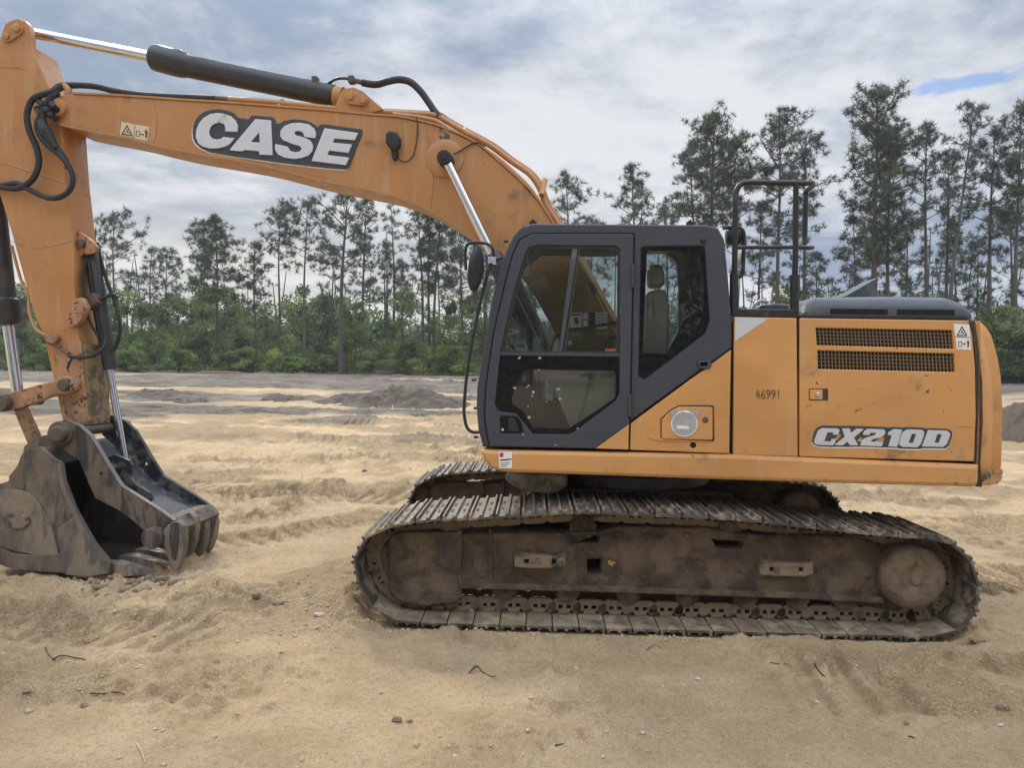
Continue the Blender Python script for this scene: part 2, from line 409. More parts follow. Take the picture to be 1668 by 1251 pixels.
glass('glass_side', (.76, .79, .80), alpha_mix=.0, ior=1.42)
glass('glass_far', (.86, .92, .92), alpha_mix=-.02, ior=1.3)
glass('glass_mirror', (.1, .1, .1), alpha_mix=.85)

# ground: sand / damp sand with painted relief shade / dark topsoil driven by vertex masks plus noise
m, t, b = new_mat('sand')
co = N(t, 'ShaderNodeTexCoord').outputs['Object']
crumb = tnoise(t, 70, 6, .7, co, loc=(1, 2, 2))
a_m = N(t, 'ShaderNodeAttribute', attribute_name='mud'); a_d = N(t, 'ShaderNodeAttribute', attribute_name='damp_shade')
big = tnoise(t, .35, 6, .6, co); midn = tnoise(t, 2.2, 8, .65, co); fine = tnoise(t, 26, 8, .7, co); grain = tnoise(t, 105, 4, .75, co)
c = mix(t, maprange(t, midn, .32, .68), (.62, .435, .235), (.77, .565, .330))
c = mix(t, math_n(t, 'MULTIPLY', maprange(t, big, .44, .62), .35), c, (.62, .475, .325))
c = mix(t, math_n(t, 'MULTIPLY', maprange(t, fine, .47, .62), .50), c, (.43, .30, .175))  # dark flecks paint in the shaded sides of small lumps
c = mix(t, math_n(t, 'MULTIPLY', maprange(t, grain, .52, .66), .55), c, (.30, .205, .12))  # finer flecks of the same painted lump shade
c = mix(t, math_n(t, 'MULTIPLY', maprange(t, tnoise(t, 120, 3, .6, co, loc=(4, 2, 1)), .57, .66), .6), c, (.92, .76, .54))
# disturbed sand: damp brown crumbs, darkened to stand in for relief shading
dist_ = math_n(t, 'MULTIPLY', a_d.outputs['Fac'], maprange(t, tnoise(t, 7, 8, .75, co, loc=(3, 8, 1)), .34, .66, .25, 1.))
c = mix(t, math_n(t, 'MULTIPLY', dist_, .85), c, mix(t, maprange(t, crumb, .35, .65), (.60, .425, .245), (.33, .23, .132)))
mm = math_n(t, 'MULTIPLY', a_m.outputs['Fac'], 1.)
mudc = mix(t, maprange(t, tnoise(t, 1.2, 9, .7, co, sc_=(.5, 1, 1)), .35, .65), (.135, .112, .088), (.285, .24, .19))
mudc = mix(t, math_n(t, 'MULTIPLY', maprange(t, tnoise(t, 9, 7, .7, co), .5, .66), .6), mudc, (.05, .043, .04))
c = mix(t, mm, c, mudc)
setc(t, b, c); b.inputs['Roughness'].default_value = .95; b.inputs['Specular IOR Level'].default_value = .15
h = math_n(t, 'ADD', math_n(t, 'MULTIPLY_ADD', math_n(t, 'MULTIPLY', maprange(t, crumb, .46, .68), a_d.outputs['Fac']), .35, math_n(t, 'MULTIPLY', fine, .8)), math_n(t, 'ADD', math_n(t, 'MULTIPLY', grain, .40), math_n(t, 'MULTIPLY', midn, 1.)))
bump(t, b, h, 1., .06)
simple('topsoil', (.100, .076, .055), .95, var=.6, bumpk=1., scale=9)
simple('grille_bar', (.22, .15, .09), .5)

def foliage(name, dark, light, sc_=.5, trans=.25):
    m, t, b = new_mat(name)
    co = N(t, 'ShaderNodeTexCoord').outputs['Object']
    f = math_n(t, 'ADD', math_n(t, 'MULTIPLY', tnoise(t, sc_, 3, .5, co), .7), math_n(t, 'MULTIPLY', tnoise(t, sc_*7, 2, .5, co), .3))
    c = mix(t, maprange(t, f, .38, .62), dark, light)
    setc(t, b, c); b.inputs['Roughness'].default_value = .75; b.inputs['Specular IOR Level'].default_value = .2
    tl = N(t, 'ShaderNodeBsdfTranslucent'); t.links.new(c, tl.inputs[0])
    ms = N(t, 'ShaderNodeMixShader', i_0=trans); t.links.new(b.outputs[0], ms.inputs[1]); t.links.new(tl.outputs[0], ms.inputs[2])
    t.links.new(ms.outputs[0], t.nodes['Material Output'].inputs[0])
    return m
foliage('needles', (.036, .050, .030), (.120, .150, .080), .7, .3)
foliage('needles_grey', (.070, .085, .070), (.150, .175, .125), .7, .3)
foliage('shrub_leaf', (.050, .078, .028), (.27, .35, .11), .55, .3)
foliage('shrub_bright', (.11, .170, .045), (.28, .38, .10), .6, .35)
foliage('wood_leaf', (.070, .100, .052), (.185, .245, .110), .25, .25)
simple('bark', (.085, .072, .062), .95, var=.4, bumpk=.8, scale=20)
simple('bark_grey', (.12, .108, .098), .95, var=.35, bumpk=.8, scale=20)
MA = MATS
# ------------------------------------------------------------ ground
def _hash(ix, iy, seed):
    h = (ix.astype(np.int64)*374761393 + iy.astype(np.int64)*668265263 + seed*974634777) & 0xffffffff
    h = ((h ^ (h >> 13))*1274126177) & 0xffffffff
    return ((h ^ (h >> 16)) & 0xffff)/65535.
def vn(x, y, s, seed):
    x = x/s; y = y/s
    ix = np.floor(x); iy = np.floor(y); fx = x-ix; fy = y-iy
    fx = fx*fx*fx*(fx*(fx*6-15)+10); fy = fy*fy*fy*(fy*(fy*6-15)+10)
    a = _hash(ix, iy, seed); b_ = _hash(ix+1, iy, seed); c_ = _hash(ix, iy+1, seed); d_ = _hash(ix+1, iy+1, seed)
    return (a*(1-fx)+b_*fx)*(1-fy)+(c_*(1-fx)+d_*fx)*fy-.5
def fb(x, y, s, o, seed, g=.5):
    r = 0; a = 1
    for i in range(o):
        r = r+a*vn(x*math.cos(i)+y*math.sin(i), -x*math.sin(i)+y*math.cos(i), s, seed+i); s *= .5; a *= g
    return r
def sst(x, a, b_):
    t_ = np.clip((x-a)/(b_-a), 0, 1); return t_*t_*(3-2*t_)
def base_h(x, y):
    d = np.hypot(x, y)
    far = .9+.0095*np.clip(x, -90, 90)
    h = sst(d, 12, 75)*far
    h = h-.09*sst(-x, 1.5, 4.2)*(1-sst(d, 12, 25))-.03
    return h
# crawler tread imprints: (x0, y0, x1, y1, width, depth)
RUTS = [(1.3, 4.75, 9.5, 3.9, 1.0, .042), (2.9, 4.05, 9, 2.9, .7, .018), (-1.6, 5.2, -4.6, 5.9, .7, .035), (-1.2, 4.55, -5.2, 4.1, .7, .022),
        (-3.4, 7.6, 1.0, 11.5, .8, .035), (-4.6, 10.5, 5.0, 13.5, .8, .04), (3.4, 6.6, 12.0, 8.5, .8, .045), (3.5, 9.3, 14.0, 10.6, .8, .045),
        (-12, 13.6, 4, 16.0, .9, .05), (-9, 17.5, 9, 19.5, .9, .05), (-2.2, 12.4, 3, 9.6, .8, .05), (-7, 12.0, -1, 10.4, .8, .05), (-2.8, 14.8, 8, 12.2, .8, .05), (6.5, 7.8, 12, 7.0, .8, .05), (3.9, 5.9, 8.5, 5.4, .5, .03), (-4.6, 8.4, 0, 13.2, .8, .05), (-6.5, 8.2, -2.2, 9.4, .7, .03), (-2.6, 4.9, -4.9, 3.2, .6, .03),
        (4, 12.2, 20, 14.5, .9, .05), (-14, 23, 14, 21, 1., .06), (5, 17.5, 25, 18.5, .9, .05)]
def height(x, y, detail=True):
    h = base_h(x, y)
    d = np.hypot(x, y); nearw = 1-sst(d, 20, 60)*.3
    h = h+.05*fb(x, y, 3.1, 3, 11)*nearw+.018*fb(x, y, 1.1, 3, 21)
    mudz = mudmask(x, y)
    h = h+mudz*(.22*np.abs(fb(x, y*1.3, 2.2, 4, 71))+.06*fb(x, y, .5, 3, 73))
    if not detail: return h
    lump = sst(fb(x, y, 1.9, 2, 31), -.12, .32)
    h = h+.036*fb(x, y, .30, 4, 41, .66)*(.20+1.25*lump)
    # churned crumbs
    c_ = fb(x, y, .13, 3, 51, .65)
    h = h+.085*np.maximum(c_-.06, 0)*lump+.016*c_
    dk_ = dmask(x, y)
    h = h+dk_*(.040*fb(x*.75, y, .24, 4, 411, .70)+.075*np.maximum(fb(x*.6, y, .11, 2, 415)-.04, .0))*(1+.6*sst(d, 7, 11))
    # shallow drag lines running across, as the blade left them
    q = y+.12*x+.9*fb(x, y, 4., 2, 61)
    h = h+.045*vn(x*.25, q, .22, 65)*sst(d, 6, 10)+.10*vn(x*.2, q, .9, 66)*sst(d, 9, 14)+.09*np.maximum(fb(x*.4, q, .35, 3, 68, .6), 0)*sst(d, 8, 12)+.03*np.maximum(vn(x*.5, q, .5, 67), 0)*sst(d, 7, 9)
    for i, (x0, y0, x1, y1, wd, dp) in enumerate(RUTS):
        L_ = math.hypot(x1-x0, y1-y0); ux, uy = (x1-x0)/L_, (y1-y0)/L_
        wob = .25*vn(x, y, 2.5, 90+i)
        s_ = (x-x0)*ux+(y-y0)*uy; o_ = -(x-x0)*uy+(y-y0)*ux+wob
        m_ = sst(wd/2-np.abs(o_), -.05, .06)*sst(s_, 0, .8)*sst(L_-s_, 0, .8)
        m_ = m_*sst(fb(x, y, .9, 2, 120+i), -.32, .05)
        ph = s_/(.24 if i < 2 else .19)*2*math.pi+vn(x, y, .6, 140+i)*1.0
        h = h-m_*dp*1.15*(.40+.55*np.tanh(3.*np.sin(ph))+.22*np.sin(ph*3))
        berm = np.exp(-((np.abs(o_)-wd/2-.06)/.07)**2)*sst(s_, 0, .8)*sst(L_-s_, 0, .8)
        h = h+berm*dp*.9*(.4+fb(x, y, .25, 3, 160+i))
    # soil pushed up round the near track and the bucket
    def lobe(cx, cy, rx, ry, a): return a*np.exp(-((x-cx)/rx)**2-((y-cy)/ry)**2)
    h = h+lobe(-1.12, 5.62, .18, .5, .12)*(1+1.8*fb(x, y, .15, 3, 170))+lobe(3.42, 5.5, .25, .45, .07)*(1+1.6*fb(x, y, .15, 3, 171))
    h = h+lobe(-3.0, 6.35, .5, .16, .05)*(1+2*fb(x, y, .2, 3, 172))+lobe(-2.1, 5.9, .9, .3, .045)*(1+2.4*fb(x, y, .2, 3, 173))
    h = h+lobe(-2.3, 2.9, .5, .25, .03)*(1+2.4*fb(x, y, .12, 3, 174))+lobe(.2, 10.8, .8, .5, .10)*(1+2*fb(x, y, .3, 3, 175))
    # flat where the near track lies
    tx = (x-1.1)*math.cos(YL)+(y-6.98)*math.sin(YL); ty = -(x-1.1)*math.sin(YL)+(y-6.98)*math.cos(YL)
    fl = sst(2.1-np.abs(tx), -.12, .1)*sst(.47-np.abs(np.abs(ty)-1.195), -.05, .05)
    h = h*(1-fl)+(-.064)*fl
    bl = sst(1.0-np.abs(x+4.65), -.1, .1)*sst(.62-np.abs(y-7.45), -.05, .1)
    h = h*(1-bl)+(-.14)*bl
    return h
def dmask(x, y):
    d_ = sst(fb(x, y, 1.5, 5, 301, .62), -.03, .22)*.75
    d_ = np.maximum(d_, .9*sst(fb(x*.35, y+.12*x, .9, 4, 311, .62), -.08, .14)*sst(y, 7, 10))
    d_ = d_*(.45+.55*sst(y, 4.6, 6.5))
    d_ = d_*(1-.85*sst(fb(x*.5, y, 2.4, 3, 321), .08, .18))
    for i, (x0, y0, x1, y1, wd, dp) in enumerate(RUTS):
        L_ = math.hypot(x1-x0, y1-y0); ux_, uy_ = (x1-x0)/L_, (y1-y0)/L_
        s_ = (x-x0)*ux_+(y-y0)*uy_; o_ = -(x-x0)*uy_+(y-y0)*ux_+.25*vn(x, y, 2.5, 90+i)
        m_ = sst(wd/2-np.abs(o_), -.1, .1)*sst(s_, 0, .8)*sst(L_-s_, 0, .8)
        d_ = np.maximum(d_, m_*.75*sst(fb(x, y, .5, 3, 130+i), -.3, .1))
    return d_
def mudmask(x, y):
    n_ = fb(x*.35, y, 3.0, 4, 201)
    m_ = sst(y+n_*14+.10*np.abs(x), 24, 27.5)*(1-.0*y)
    # lighter sand stripes inside the dark zone
    st = sst(fb(x*.16, y, 2.8, 3, 211), .04, .20)
    m_ = m_*(1-.85*st*sst(y, 22, 30)*(1-sst(y, 58, 66)))
    return np.clip(m_*(1-sst(y, 90, 140)), 0, 1)
def axis_pts(lo, hi, step, end_lo, end_hi, g_):
    a = list(np.arange(lo, hi, step)); s_ = step
    while a[-1] < end_hi: s_ *= g_; a.append(a[-1]+s_)
    s_ = step; pre = []
    c_ = a[0]
    while c_ > end_lo: s_ *= g_; c_ -= s_; pre.append(c_)
    return np.array(pre[::-1]+a)
gx = axis_pts(-4.9, 6.0, .0215, -700, 700, 1.05)
gy1 = list(np.arange(2.9, 8.4, .0195)); s_ = .0195
while gy1[-1] < 30: s_ *= 1.011; gy1.append(gy1[-1]+s_)
while gy1[-1] < 1200: s_ *= 1.05; gy1.append(gy1[-1]+s_)
pre = []; s_ = .03; c_ = 2.9
while c_ > -300: s_ *= 1.15; c_ -= s_; pre.append(c_)
gy = np.array(pre[::-1]+gy1)
GX, GY = np.meshgrid(gx, gy)
fx, fy = GX.ravel(), GY.ravel()
GH = height(fx, fy)
nx, ny = len(gx), len(gy)
ii = (np.arange(ny-1)[:, None]*nx+np.arange(nx-1)[None, :]).ravel()
me = np_mesh('ground', np.stack([fx, fy, GH], 1), np.stack([ii, ii+1, ii+nx+1, ii+nx], 1), 4)
me.polygons.foreach_set('use_smooth', [True]*len(me.polygons))
at = me.attributes.new('mud', 'FLOAT', 'POINT'); at.data.foreach_set('value', mudmask(fx, fy).astype(np.float32))
dm = dmask(fx, fy)
at = me.attributes.new('damp_shade', 'FLOAT', 'POINT'); at.data.foreach_set('value', np.clip(dm, 0, 1).astype(np.float32))
ground = link('ground', me, MA['sand'], kind='structure')
print('ground', nx, ny, nx*ny)
def hz(x, y): return float(height(np.array([float(x)]), np.array([float(y)]))[0])
def hz0(x, y): return float(height(np.array([float(x)]), np.array([float(y)]), False)[0])

# loose crumbs of soil
ico = bmesh.new(); bmesh.ops.create_icosphere(ico, subdivisions=1, radius=1)
IV = np.array([v.co[:] for v in ico.verts]); IF = np.array([[v.index for v in f.verts] for f in ico.faces]); ico.free()
rs = np.random.RandomState(3)
def scatter(name, xs, ys, rad, mat, sink=.3, hf=None, **kw):
    n = len(xs); z = height(xs, ys) if hf is None else hf(xs, ys)
    V = IV[None]*(1+.35*rs.randn(n, len(IV), 1)*.6)*rad[:, None, None]*np.array([1, 1, .72])*(1+.25*rs.randn(n, 1, 3))
    a = rs.rand(n)*6.28; ca, sa = np.cos(a)[:, None], np.sin(a)[:, None]
    V = np.stack([V[..., 0]*ca-V[..., 1]*sa, V[..., 0]*sa+V[..., 1]*ca, V[..., 2]], -1)
    V += np.stack([xs, ys, z+rad*(.7-sink*1.3)], 1)[:, None]
    Fc = (IF[None]+np.arange(n)[:, None, None]*len(IV)).reshape(-1, 3)
    me = np_mesh(name, V.reshape(-1, 3), Fc, 3)
    return link(name, me, mat, **kw)
n = 9000
xs = rs.rand(n)*15-7; ys = 2.9+rs.rand(n)**1.6*14
lumpy = fb(xs, ys, 1.9, 2, 31)+.25*rs.rand(n)
k = lumpy > .02; xs, ys = xs[k], ys[k]
ex = [(-1.3, 5.55, .22, .45, 320), (3.6, 5.4, .35, .4, 140), (-2.2, 5.95, .9, .35, 420), (-3.0, 6.3, .5, .2, 200), (-2.4, 2.9, .5, .3, 60), (.3, 10.8, .9, .5, 160), (4.4, 6.3, .9, .5, 200), (.9, 5.34, 1.1, .03, 500)]
for cx, cy, ax, ay, m_ in ex:
    xs = np.append(xs, cx+rs.randn(m_)*ax); ys = np.append(ys, cy+rs.randn(m_)*ay)
rad = .0035+.010*rs.rand(len(xs))**4
m_, t, b = new_mat('crumbs')
setc(t, b, mix(t, tnoise(t, 1.5, 5, .6), (.40, .295, .175), (.62, .475, .29))); b.inputs['Roughness'].default_value = .95
scatter('soil_crumbs', xs, ys, rad, m_, kind='stuff')

k = 150
bx_ = -3.25+rs.randn(k)*.22; by_ = 6.45+rs.randn(k)*.14
scatter('packed_soil', bx_, by_, .012+.030*rs.rand(k)**2, MA['clod'], sink=.5, kind='stuff')
# ------------------------------------------------------------ dark soil mounds on the cleared strip
def mound(px, py, wpx, hpx, D, dep, label, seed, group=None):
    c = at_depth(px, py, D); sc_ = D/F; wx, hh = wpx*sc_/2, hpx*sc_
    n1_, n2_ = 200, 110
    u = np.linspace(-1, 1, n1_); v = np.linspace(-1, 1, n2_); A, B = np.meshgrid(u, v)
    r = np.sqrt(A*A+B*B); x = c.x+A*wx; y = D+B*dep
    z = base_h(x, y)-.15+np.clip(1-r*r, 0, 1)**1.4*(hh+.15)*(.85+1.5*fb(x, y, 2.4, 3, seed))+.24*fb(x, y, .7, 5, seed+9, .62)*np.clip(1-r, 0, 1)**.5
    z = np.where(r > .98, base_h(x, y)-.2, z)
    ii = (np.arange(n2_-1)[:, None]*n1_+np.arange(n1_-1)[None, :]).ravel()
    V = np.stack([x.ravel()-c.x, y.ravel()-D, z.ravel()], 1)
    me = np_mesh('soil_mound', V, np.stack([ii, ii+1, ii+n1_+1, ii+n1_], 1), 4)
    me.polygons.foreach_set('use_smooth', [True]*len(me.polygons))
    o = link('soil_mound', me, MA['topsoil'], label=label, cat='soil mound', group='dark soil mounds on the cleared strip'); o.location = (c.x, D, 0)
mound(630, 659, 330, 25, 30, 2.4, 'largest dark soil mound, rough and crumbly, just left of the cab', 401)
mound(470, 658, 210, 6, 31, 1.3, 'low flat dark soil ridge between the bucket and the large mound', 402)
mound(250, 652, 170, 4, 33, 1.4, 'low dark soil ridge directly right of the bucket cylinder rod', 403)
mound(300, 660, 220, 4, 29, .9, 'thin dark soil streak nearest the sand, right of the arm', 404)
mound(640, 612, 120, 10, 64, 2.5, 'small dark soil heap at the foot of the trees left of the cab', 405)
mound(205, 608, 60, 9, 64, 2, 'small dark soil heap at the foot of the trees beside the arm', 406)
mound(1660, 700, 90, 42, 20, 2.0, 'dark churned soil bank behind the counterweight at the right', 407)

# ------------------------------------------------------------ vegetation
def blades(C, rad, nb, wid, r, up=.25):
    """needle tufts: nb thin blades round every centre in C"""
    n = len(C); d = r.randn(n, nb, 3); d[..., 2] += up*1.6; d /= np.linalg.norm(d, axis=2, keepdims=True)
    side = np.cross(d, r.randn(n, nb, 3)); side /= np.linalg.norm(side, axis=2, keepdims=True)+1e-9
    L_ = (rad[:, None]*(.7+.6*r.rand(n, nb)))[..., None]; c = C[:, None]
    V = np.stack([c+side*wid/2, c-side*wid/2, c+d*L_+side*wid*.25], 2).reshape(-1, 3)
    return V
def pine(name, base, hgt, cstart, half, seed, dens=1., lean=0., mats=('bark', 'needles'), label=None, group=None, r0=None, shape='round', tuft=.42, cat='pine tree'):
    r = np.random.RandomState(seed); R_ = random.Random(seed)
    r0 = r0 or .0085*hgt+.04
    bx, by, bz = base
    root = empty(name, base, label=label, cat=cat, group=group)
    ph = R_.random()*6.28; wob = .012*hgt
    def trunk(t_): return Vector((lean*hgt*t_**1.4+wob*math.sin(ph+t_*5)*t_, wob*math.cos(ph+t_*4)*t_, t_*hgt*.985))
    tb = MB(); tb.tube([trunk(i/11) for i in range(12)], [max(r0*(1-.86*i/11), .03) for i in range(12)], 7)
    tufts = []; rr = []
    nl = int(23*dens)+6
    for i in range(nl):
        u = (i+R_.random())/nl; t_ = cstart+(1-cstart)*u**.9
        if shape == 'round': prof = math.sin(math.pi*min(1, .18+.80*u))**.7
        elif shape == 'flat': prof = .55+.45*math.sin(math.pi*u*.9)
        else: prof = .5+.5*(1-u)
        if u > .93: prof *= .6
        ln = half*1.12*prof*(.55+.6*R_.random())
        if R_.random() < .16: ln *= 1.35
        az = i*2.4+R_.random()*1.2; el = .04+.72*u+R_.random()*.25
        p0 = trunk(t_); dirv = Vector((math.cos(az)*math.cos(el), math.sin(az)*math.cos(el), math.sin(el)))
        pts = [p0]; p = p0.copy(); dv = dirv.copy()
        for s in range(4):
            dv = (dv+Vector((R_.uniform(-.25, .25), R_.uniform(-.25, .25), R_.uniform(-.12, .22)))).normalized()
            p = p+dv*ln/4; pts.append(p.copy())
        rb = max(.018, r0*.20*(ln/half))
        tb.tube(pts, [rb, rb*.8, rb*.6, rb*.45, rb*.3], 4, cap=False)
        ns = max(3, int((2+ln*1.35)*min(1.3, .7+.35*dens)))
        for s in range(ns):
            f = .42+.58*(s+R_.random())/ns; k_ = min(3, int(f*4)); q = pts[k_].lerp(pts[k_+1], f*4-k_)
            dd = Vector((R_.gauss(0, 1), R_.gauss(0, 1), R_.gauss(.15, .45))).normalized()
            sl = ln*.30*(.5+R_.random())*(1.25-f*.5)+.25
            e = q+dd*sl
            tb.tube([q, q.lerp(e, .5)+Vector((0, 0, .05)), e], [rb*.45, rb*.3, .012], 3, cap=False)
            nt_ = max(2, int(1.9+sl*2.6))
            for j in range(nt_):
                w_ = (j+.6)/nt_
                tufts.append(q.lerp(e, .25+.8*w_)+Vector((R_.gauss(0, .13), R_.gauss(0, .13), R_.gauss(.04, .09)))); rr.append(tuft*(.75+.5*R_.random()))
        # dead snags under the crown
    for i in range(int(7*dens)):
        t_ = cstart*(.45+.55*R_.random()); az = R_.random()*6.28; ln = half*.35*R_.random()+.3; p0 = trunk(t_)
        tb.tube([p0, p0+Vector((math.cos(az)*ln*.5, math.sin(az)*ln*.5, .08)), p0+Vector((math.cos(az)*ln, math.sin(az)*ln, -.1+.5*R_.random()*ln))], [.03, .02, .01], 3, cap=False)
    tm = tb.mesh('trunk', 60); link('trunk', tm, MA[mats[0]], root)
    V = blades(np.array([tuple(q) for q in tufts]), np.array(rr), 21, .037, r)
    me = np_mesh('crown', V, np.arange(len(V)).reshape(-1, 3), 3); link('crown', me, MA[mats[1]], root)
    return root
def pine_px(px, top, D, cs, hw, seed, label, base_px=None, **kw):
    """px/top: where trunk and tip stand in the photograph at distance D; hw: crown half width in photo pixels"""
    b_ = at_depth(px, 605, D); z = hz0(b_.x, D)-.1; tp = at_depth(px, top, D)
    if base_px is not None:
        bb = at_depth(base_px, 605, D); kw['lean'] = (tp.x-bb.x)/(tp.z-z); b_ = bb
    else: tp = at_depth(px, top, D); kw.setdefault('lean', (tp.x-b_.x)/(tp.z-z)*.9)
    return pine('pine_tree', (b_.x, D, z), tp.z-z, cs, hw*D/F, seed, label=label, **kw)
G1 = 'pines in the tree line left of the cab'; G2 = 'pines in the tree line right of the cab'
T = pine_px
T(187, 358, 70, .52, 48, 1, 'airy spreading pine nearest the excavator arm, leftmost of the tree line', group=G1, dens=.75, shape='flat')
T(33, 486, 62, .35, 22, 2, 'small dark pine seen between the bucket cylinder and the arm', group=G1, dens=.6)
T(246, 402, 76, .45, 30, 3, 'thin wispy pine right behind the leftmost airy pine', group=G1, dens=.5, mats=('bark', 'needles_grey'))
T(272, 405, 72, .42, 34, 4, 'ragged pine between the leftmost airy pine and the dense round pine', group=G1, dens=.65)
T(330, 392, 74, .50, 30, 5, 'dark pine leaning on the left side of the dense round crowned pine', group=G1, dens=.9, shape='flat')
T(352, 352, 68, .42, 40, 6, 'dense round crowned pine standing out against the bright sky', group=G1, dens=1.35)
T(412, 394, 70, .38, 32, 7, 'narrow pine with its crown tipping left, right of the dense round pine', group=G1, dens=.8, base_px=418)
T(456, 344, 69, .62, 36, 8, 'slim high crowned pine with one long bare branch to the left', group=G1, dens=.65, shape='flat')
T(496, 327, 70, .60, 42, 9, 'pale trunked pine with a light rounded crown, under the emblem', group=G1, dens=.8, mats=('bark_grey', 'needles'))
T(540, 400, 74, .45, 28, 10, 'short thin pine between the pale trunked pine and the tall thick one', group=G1, dens=.6)
T(562, 306, 62, .55, 44, 11, 'tallest pine left of the cab, its thick trunk reaching the boom', group=G1, dens=.75, base_px=555, r0=.24)
T(592, 318, 72, .40, 36, 12, 'dark crowned pine just right of the tallest left pine', group=G1, dens=1.1)
T(628, 395, 75, .5, 24, 13, 'thin small crowned pine in the gap right of the dark crowned pine', group=G1, dens=.5)
T(655, 425, 78, .4, 26, 14, 'low bushy pine under the triple trunks', group=G1, dens=.8)
T(684, 330, 66, .52, 36, 15, 'left pine of three close trunks below the curve of the boom', group=G1, dens=.85, base_px=688)
T(699, 322, 67, .55, 34, 16, 'middle pine of three close trunks below the curve of the boom', group=G1, dens=.8)
T(714, 335, 66, .50, 36, 17, 'right pine of three close trunks below the curve of the boom', group=G1, dens=.8, base_px=706)
T(752, 352, 64, .38, 46, 18, 'dark dense pine behind the cab mirror', group=G1, dens=1.3)
T(790, 350, 70, .4, 34, 19, 'dark pine hidden behind the boom cylinder and cab front', group=G1, dens=1.0)
T(868, 400, 72, .5, 30, 47, 'slim pine seen through the front half of the cab door window', group=G1, dens=.7)
T(925, 283, 66, .50, 42, 20, 'isolated rounded pine rising directly right of the boom', group=G2, dens=1.0)
T(965, 368, 70, .4, 40, 21, 'low pine peeping over the cab roof right of the boom', group=G2, dens=.9)
T(1032, 268, 66, .48, 40, 22, 'two lobed pine over the middle of the cab roof', group=G2, dens=1.25)
T(1085, 335, 70, .45, 44, 23, 'low spreading pine over the cab roof beside the big round pine', group=G2, dens=.9, shape='flat')
T(1122, 262, 64, .62, 38, 24, 'open leaning pine at the left flank of the big round pine', group=G2, dens=.65, base_px=1135)
T(1160, 187, 58, .54, 68, 25, 'big round pine with strong forked limbs above the rear of the cab', group=G2, dens=1.7, r0=.26)
T(1194, 225, 60, .5, 42, 26, 'darker pine half hidden at the right flank of the big round pine', group=G2, dens=1.0)
T(1266, 178, 58, .52, 50, 27, 'tall straight pine rising through the handrail frame', group=G2, dens=1.15, r0=.22)
T(1315, 225, 60, .62, 42, 28, 'pine with a long drooping branch to the right, right of the handrail', group=G2, dens=.85, shape='flat', base_px=1305)
T(1236, 330, 64, .42, 36, 29, 'shorter pine inside the left half of the handrail frame', group=G2, dens=.9)
T(1290, 355, 66, .35, 30, 30, 'thin shorter pine inside the right half of the handrail frame', group=G2, dens=.8)
T(1330, 410, 66, .3, 26, 31, 'small pine right of the handrail below the drooping branch', group=G2, dens=.8)
T(1392, 352, 60, .35, 44, 32, 'low bushy pine left of the dense tall tower shaped pine', group=G2, dens=1.1)
T(1424, 150, 54, .40, 52, 33, 'tallest pine, a dense tower of foliage above the engine hood', group=G2, dens=2.0, r0=.30, shape='flat')
T(1446, 205, 55, .42, 46, 34, 'dense pine pressed against the right side of the tallest pine', group=G2, dens=1.5, shape='flat')
T(1476, 360, 60, .38, 44, 35, 'low rounded pine right of the tallest pine over the hood', group=G2, dens=1.1)
T(1508, 194, 56, .58, 32, 36, 'slim pine with a thin dark trunk right of the tallest pine', group=G2, dens=.8)
T(1541, 245, 58, .48, 32, 37, 'dark narrow pine between the slim pine and the crooked pine', group=G2, dens=.9)
T(1582, 180, 56, .66, 40, 38, 'crooked pale pine with its trunk leaning right', group=G2, dens=.75, base_px=1540, mats=('bark_grey', 'needles_grey'), shape='flat')
T(1556, 360, 62, .35, 38, 39, 'shorter pine crossing the foot of the crooked pale pine', group=G2, dens=.9)
T(1592, 390, 64, .3, 34, 40, 'short pine above the counterweight', group=G2, dens=1.0)
T(1620, 205, 55, .50, 40, 41, 'tall pine with a bare lower trunk near the right edge', group=G2, dens=1.0, base_px=1608, r0=.22)
T(1660, 168, 54, .5, 44, 42, 'rightmost tall pine cut by the edge of the photo', group=G2, dens=1.2, base_px=1652)
T(1646, 330, 60, .4, 30, 43, 'shorter pine between the two tall pines at the right edge', group=G2, dens=.8)
T(1700, 230, 56, .45, 46, 44, 'pine just past the right edge reaching in with its branches', group=G2, dens=1.0)
T(-30, 420, 66, .42, 40, 45, 'pine behind the bucket cylinder at the left edge', group=G1, dens=.8)
T(640, 330, 78, .5, 22, 46, 'faint slim pine far behind, left of the three close trunks', group=G1, dens=.45, mats=('bark', 'needles_grey'))
REFL = ['pine reflected in the rear cab window, %s' % q for q in ('shortest and leftmost of the reflected pines', 'second reflected pine, beside the shortest', 'middle reflected pine with a tall crown', 'tallest of the reflected pines', 'outermost reflected pine on the left', 'outermost reflected pine on the right')]
# reflected in the cab glass: a few pines behind the photographer
for i, (x, y, hh) in enumerate(((-16, -34, 19), (-7, -40, 23), (2, -37, 20), (11, -42, 24), (-28, -38, 22), (22, -36, 20))):
    pine('pine_tree', (x, y, -.2), hh, .4, 3.6, 60+i, dens=1.0, label=REFL[i], group='pines reflected in the cab glass')

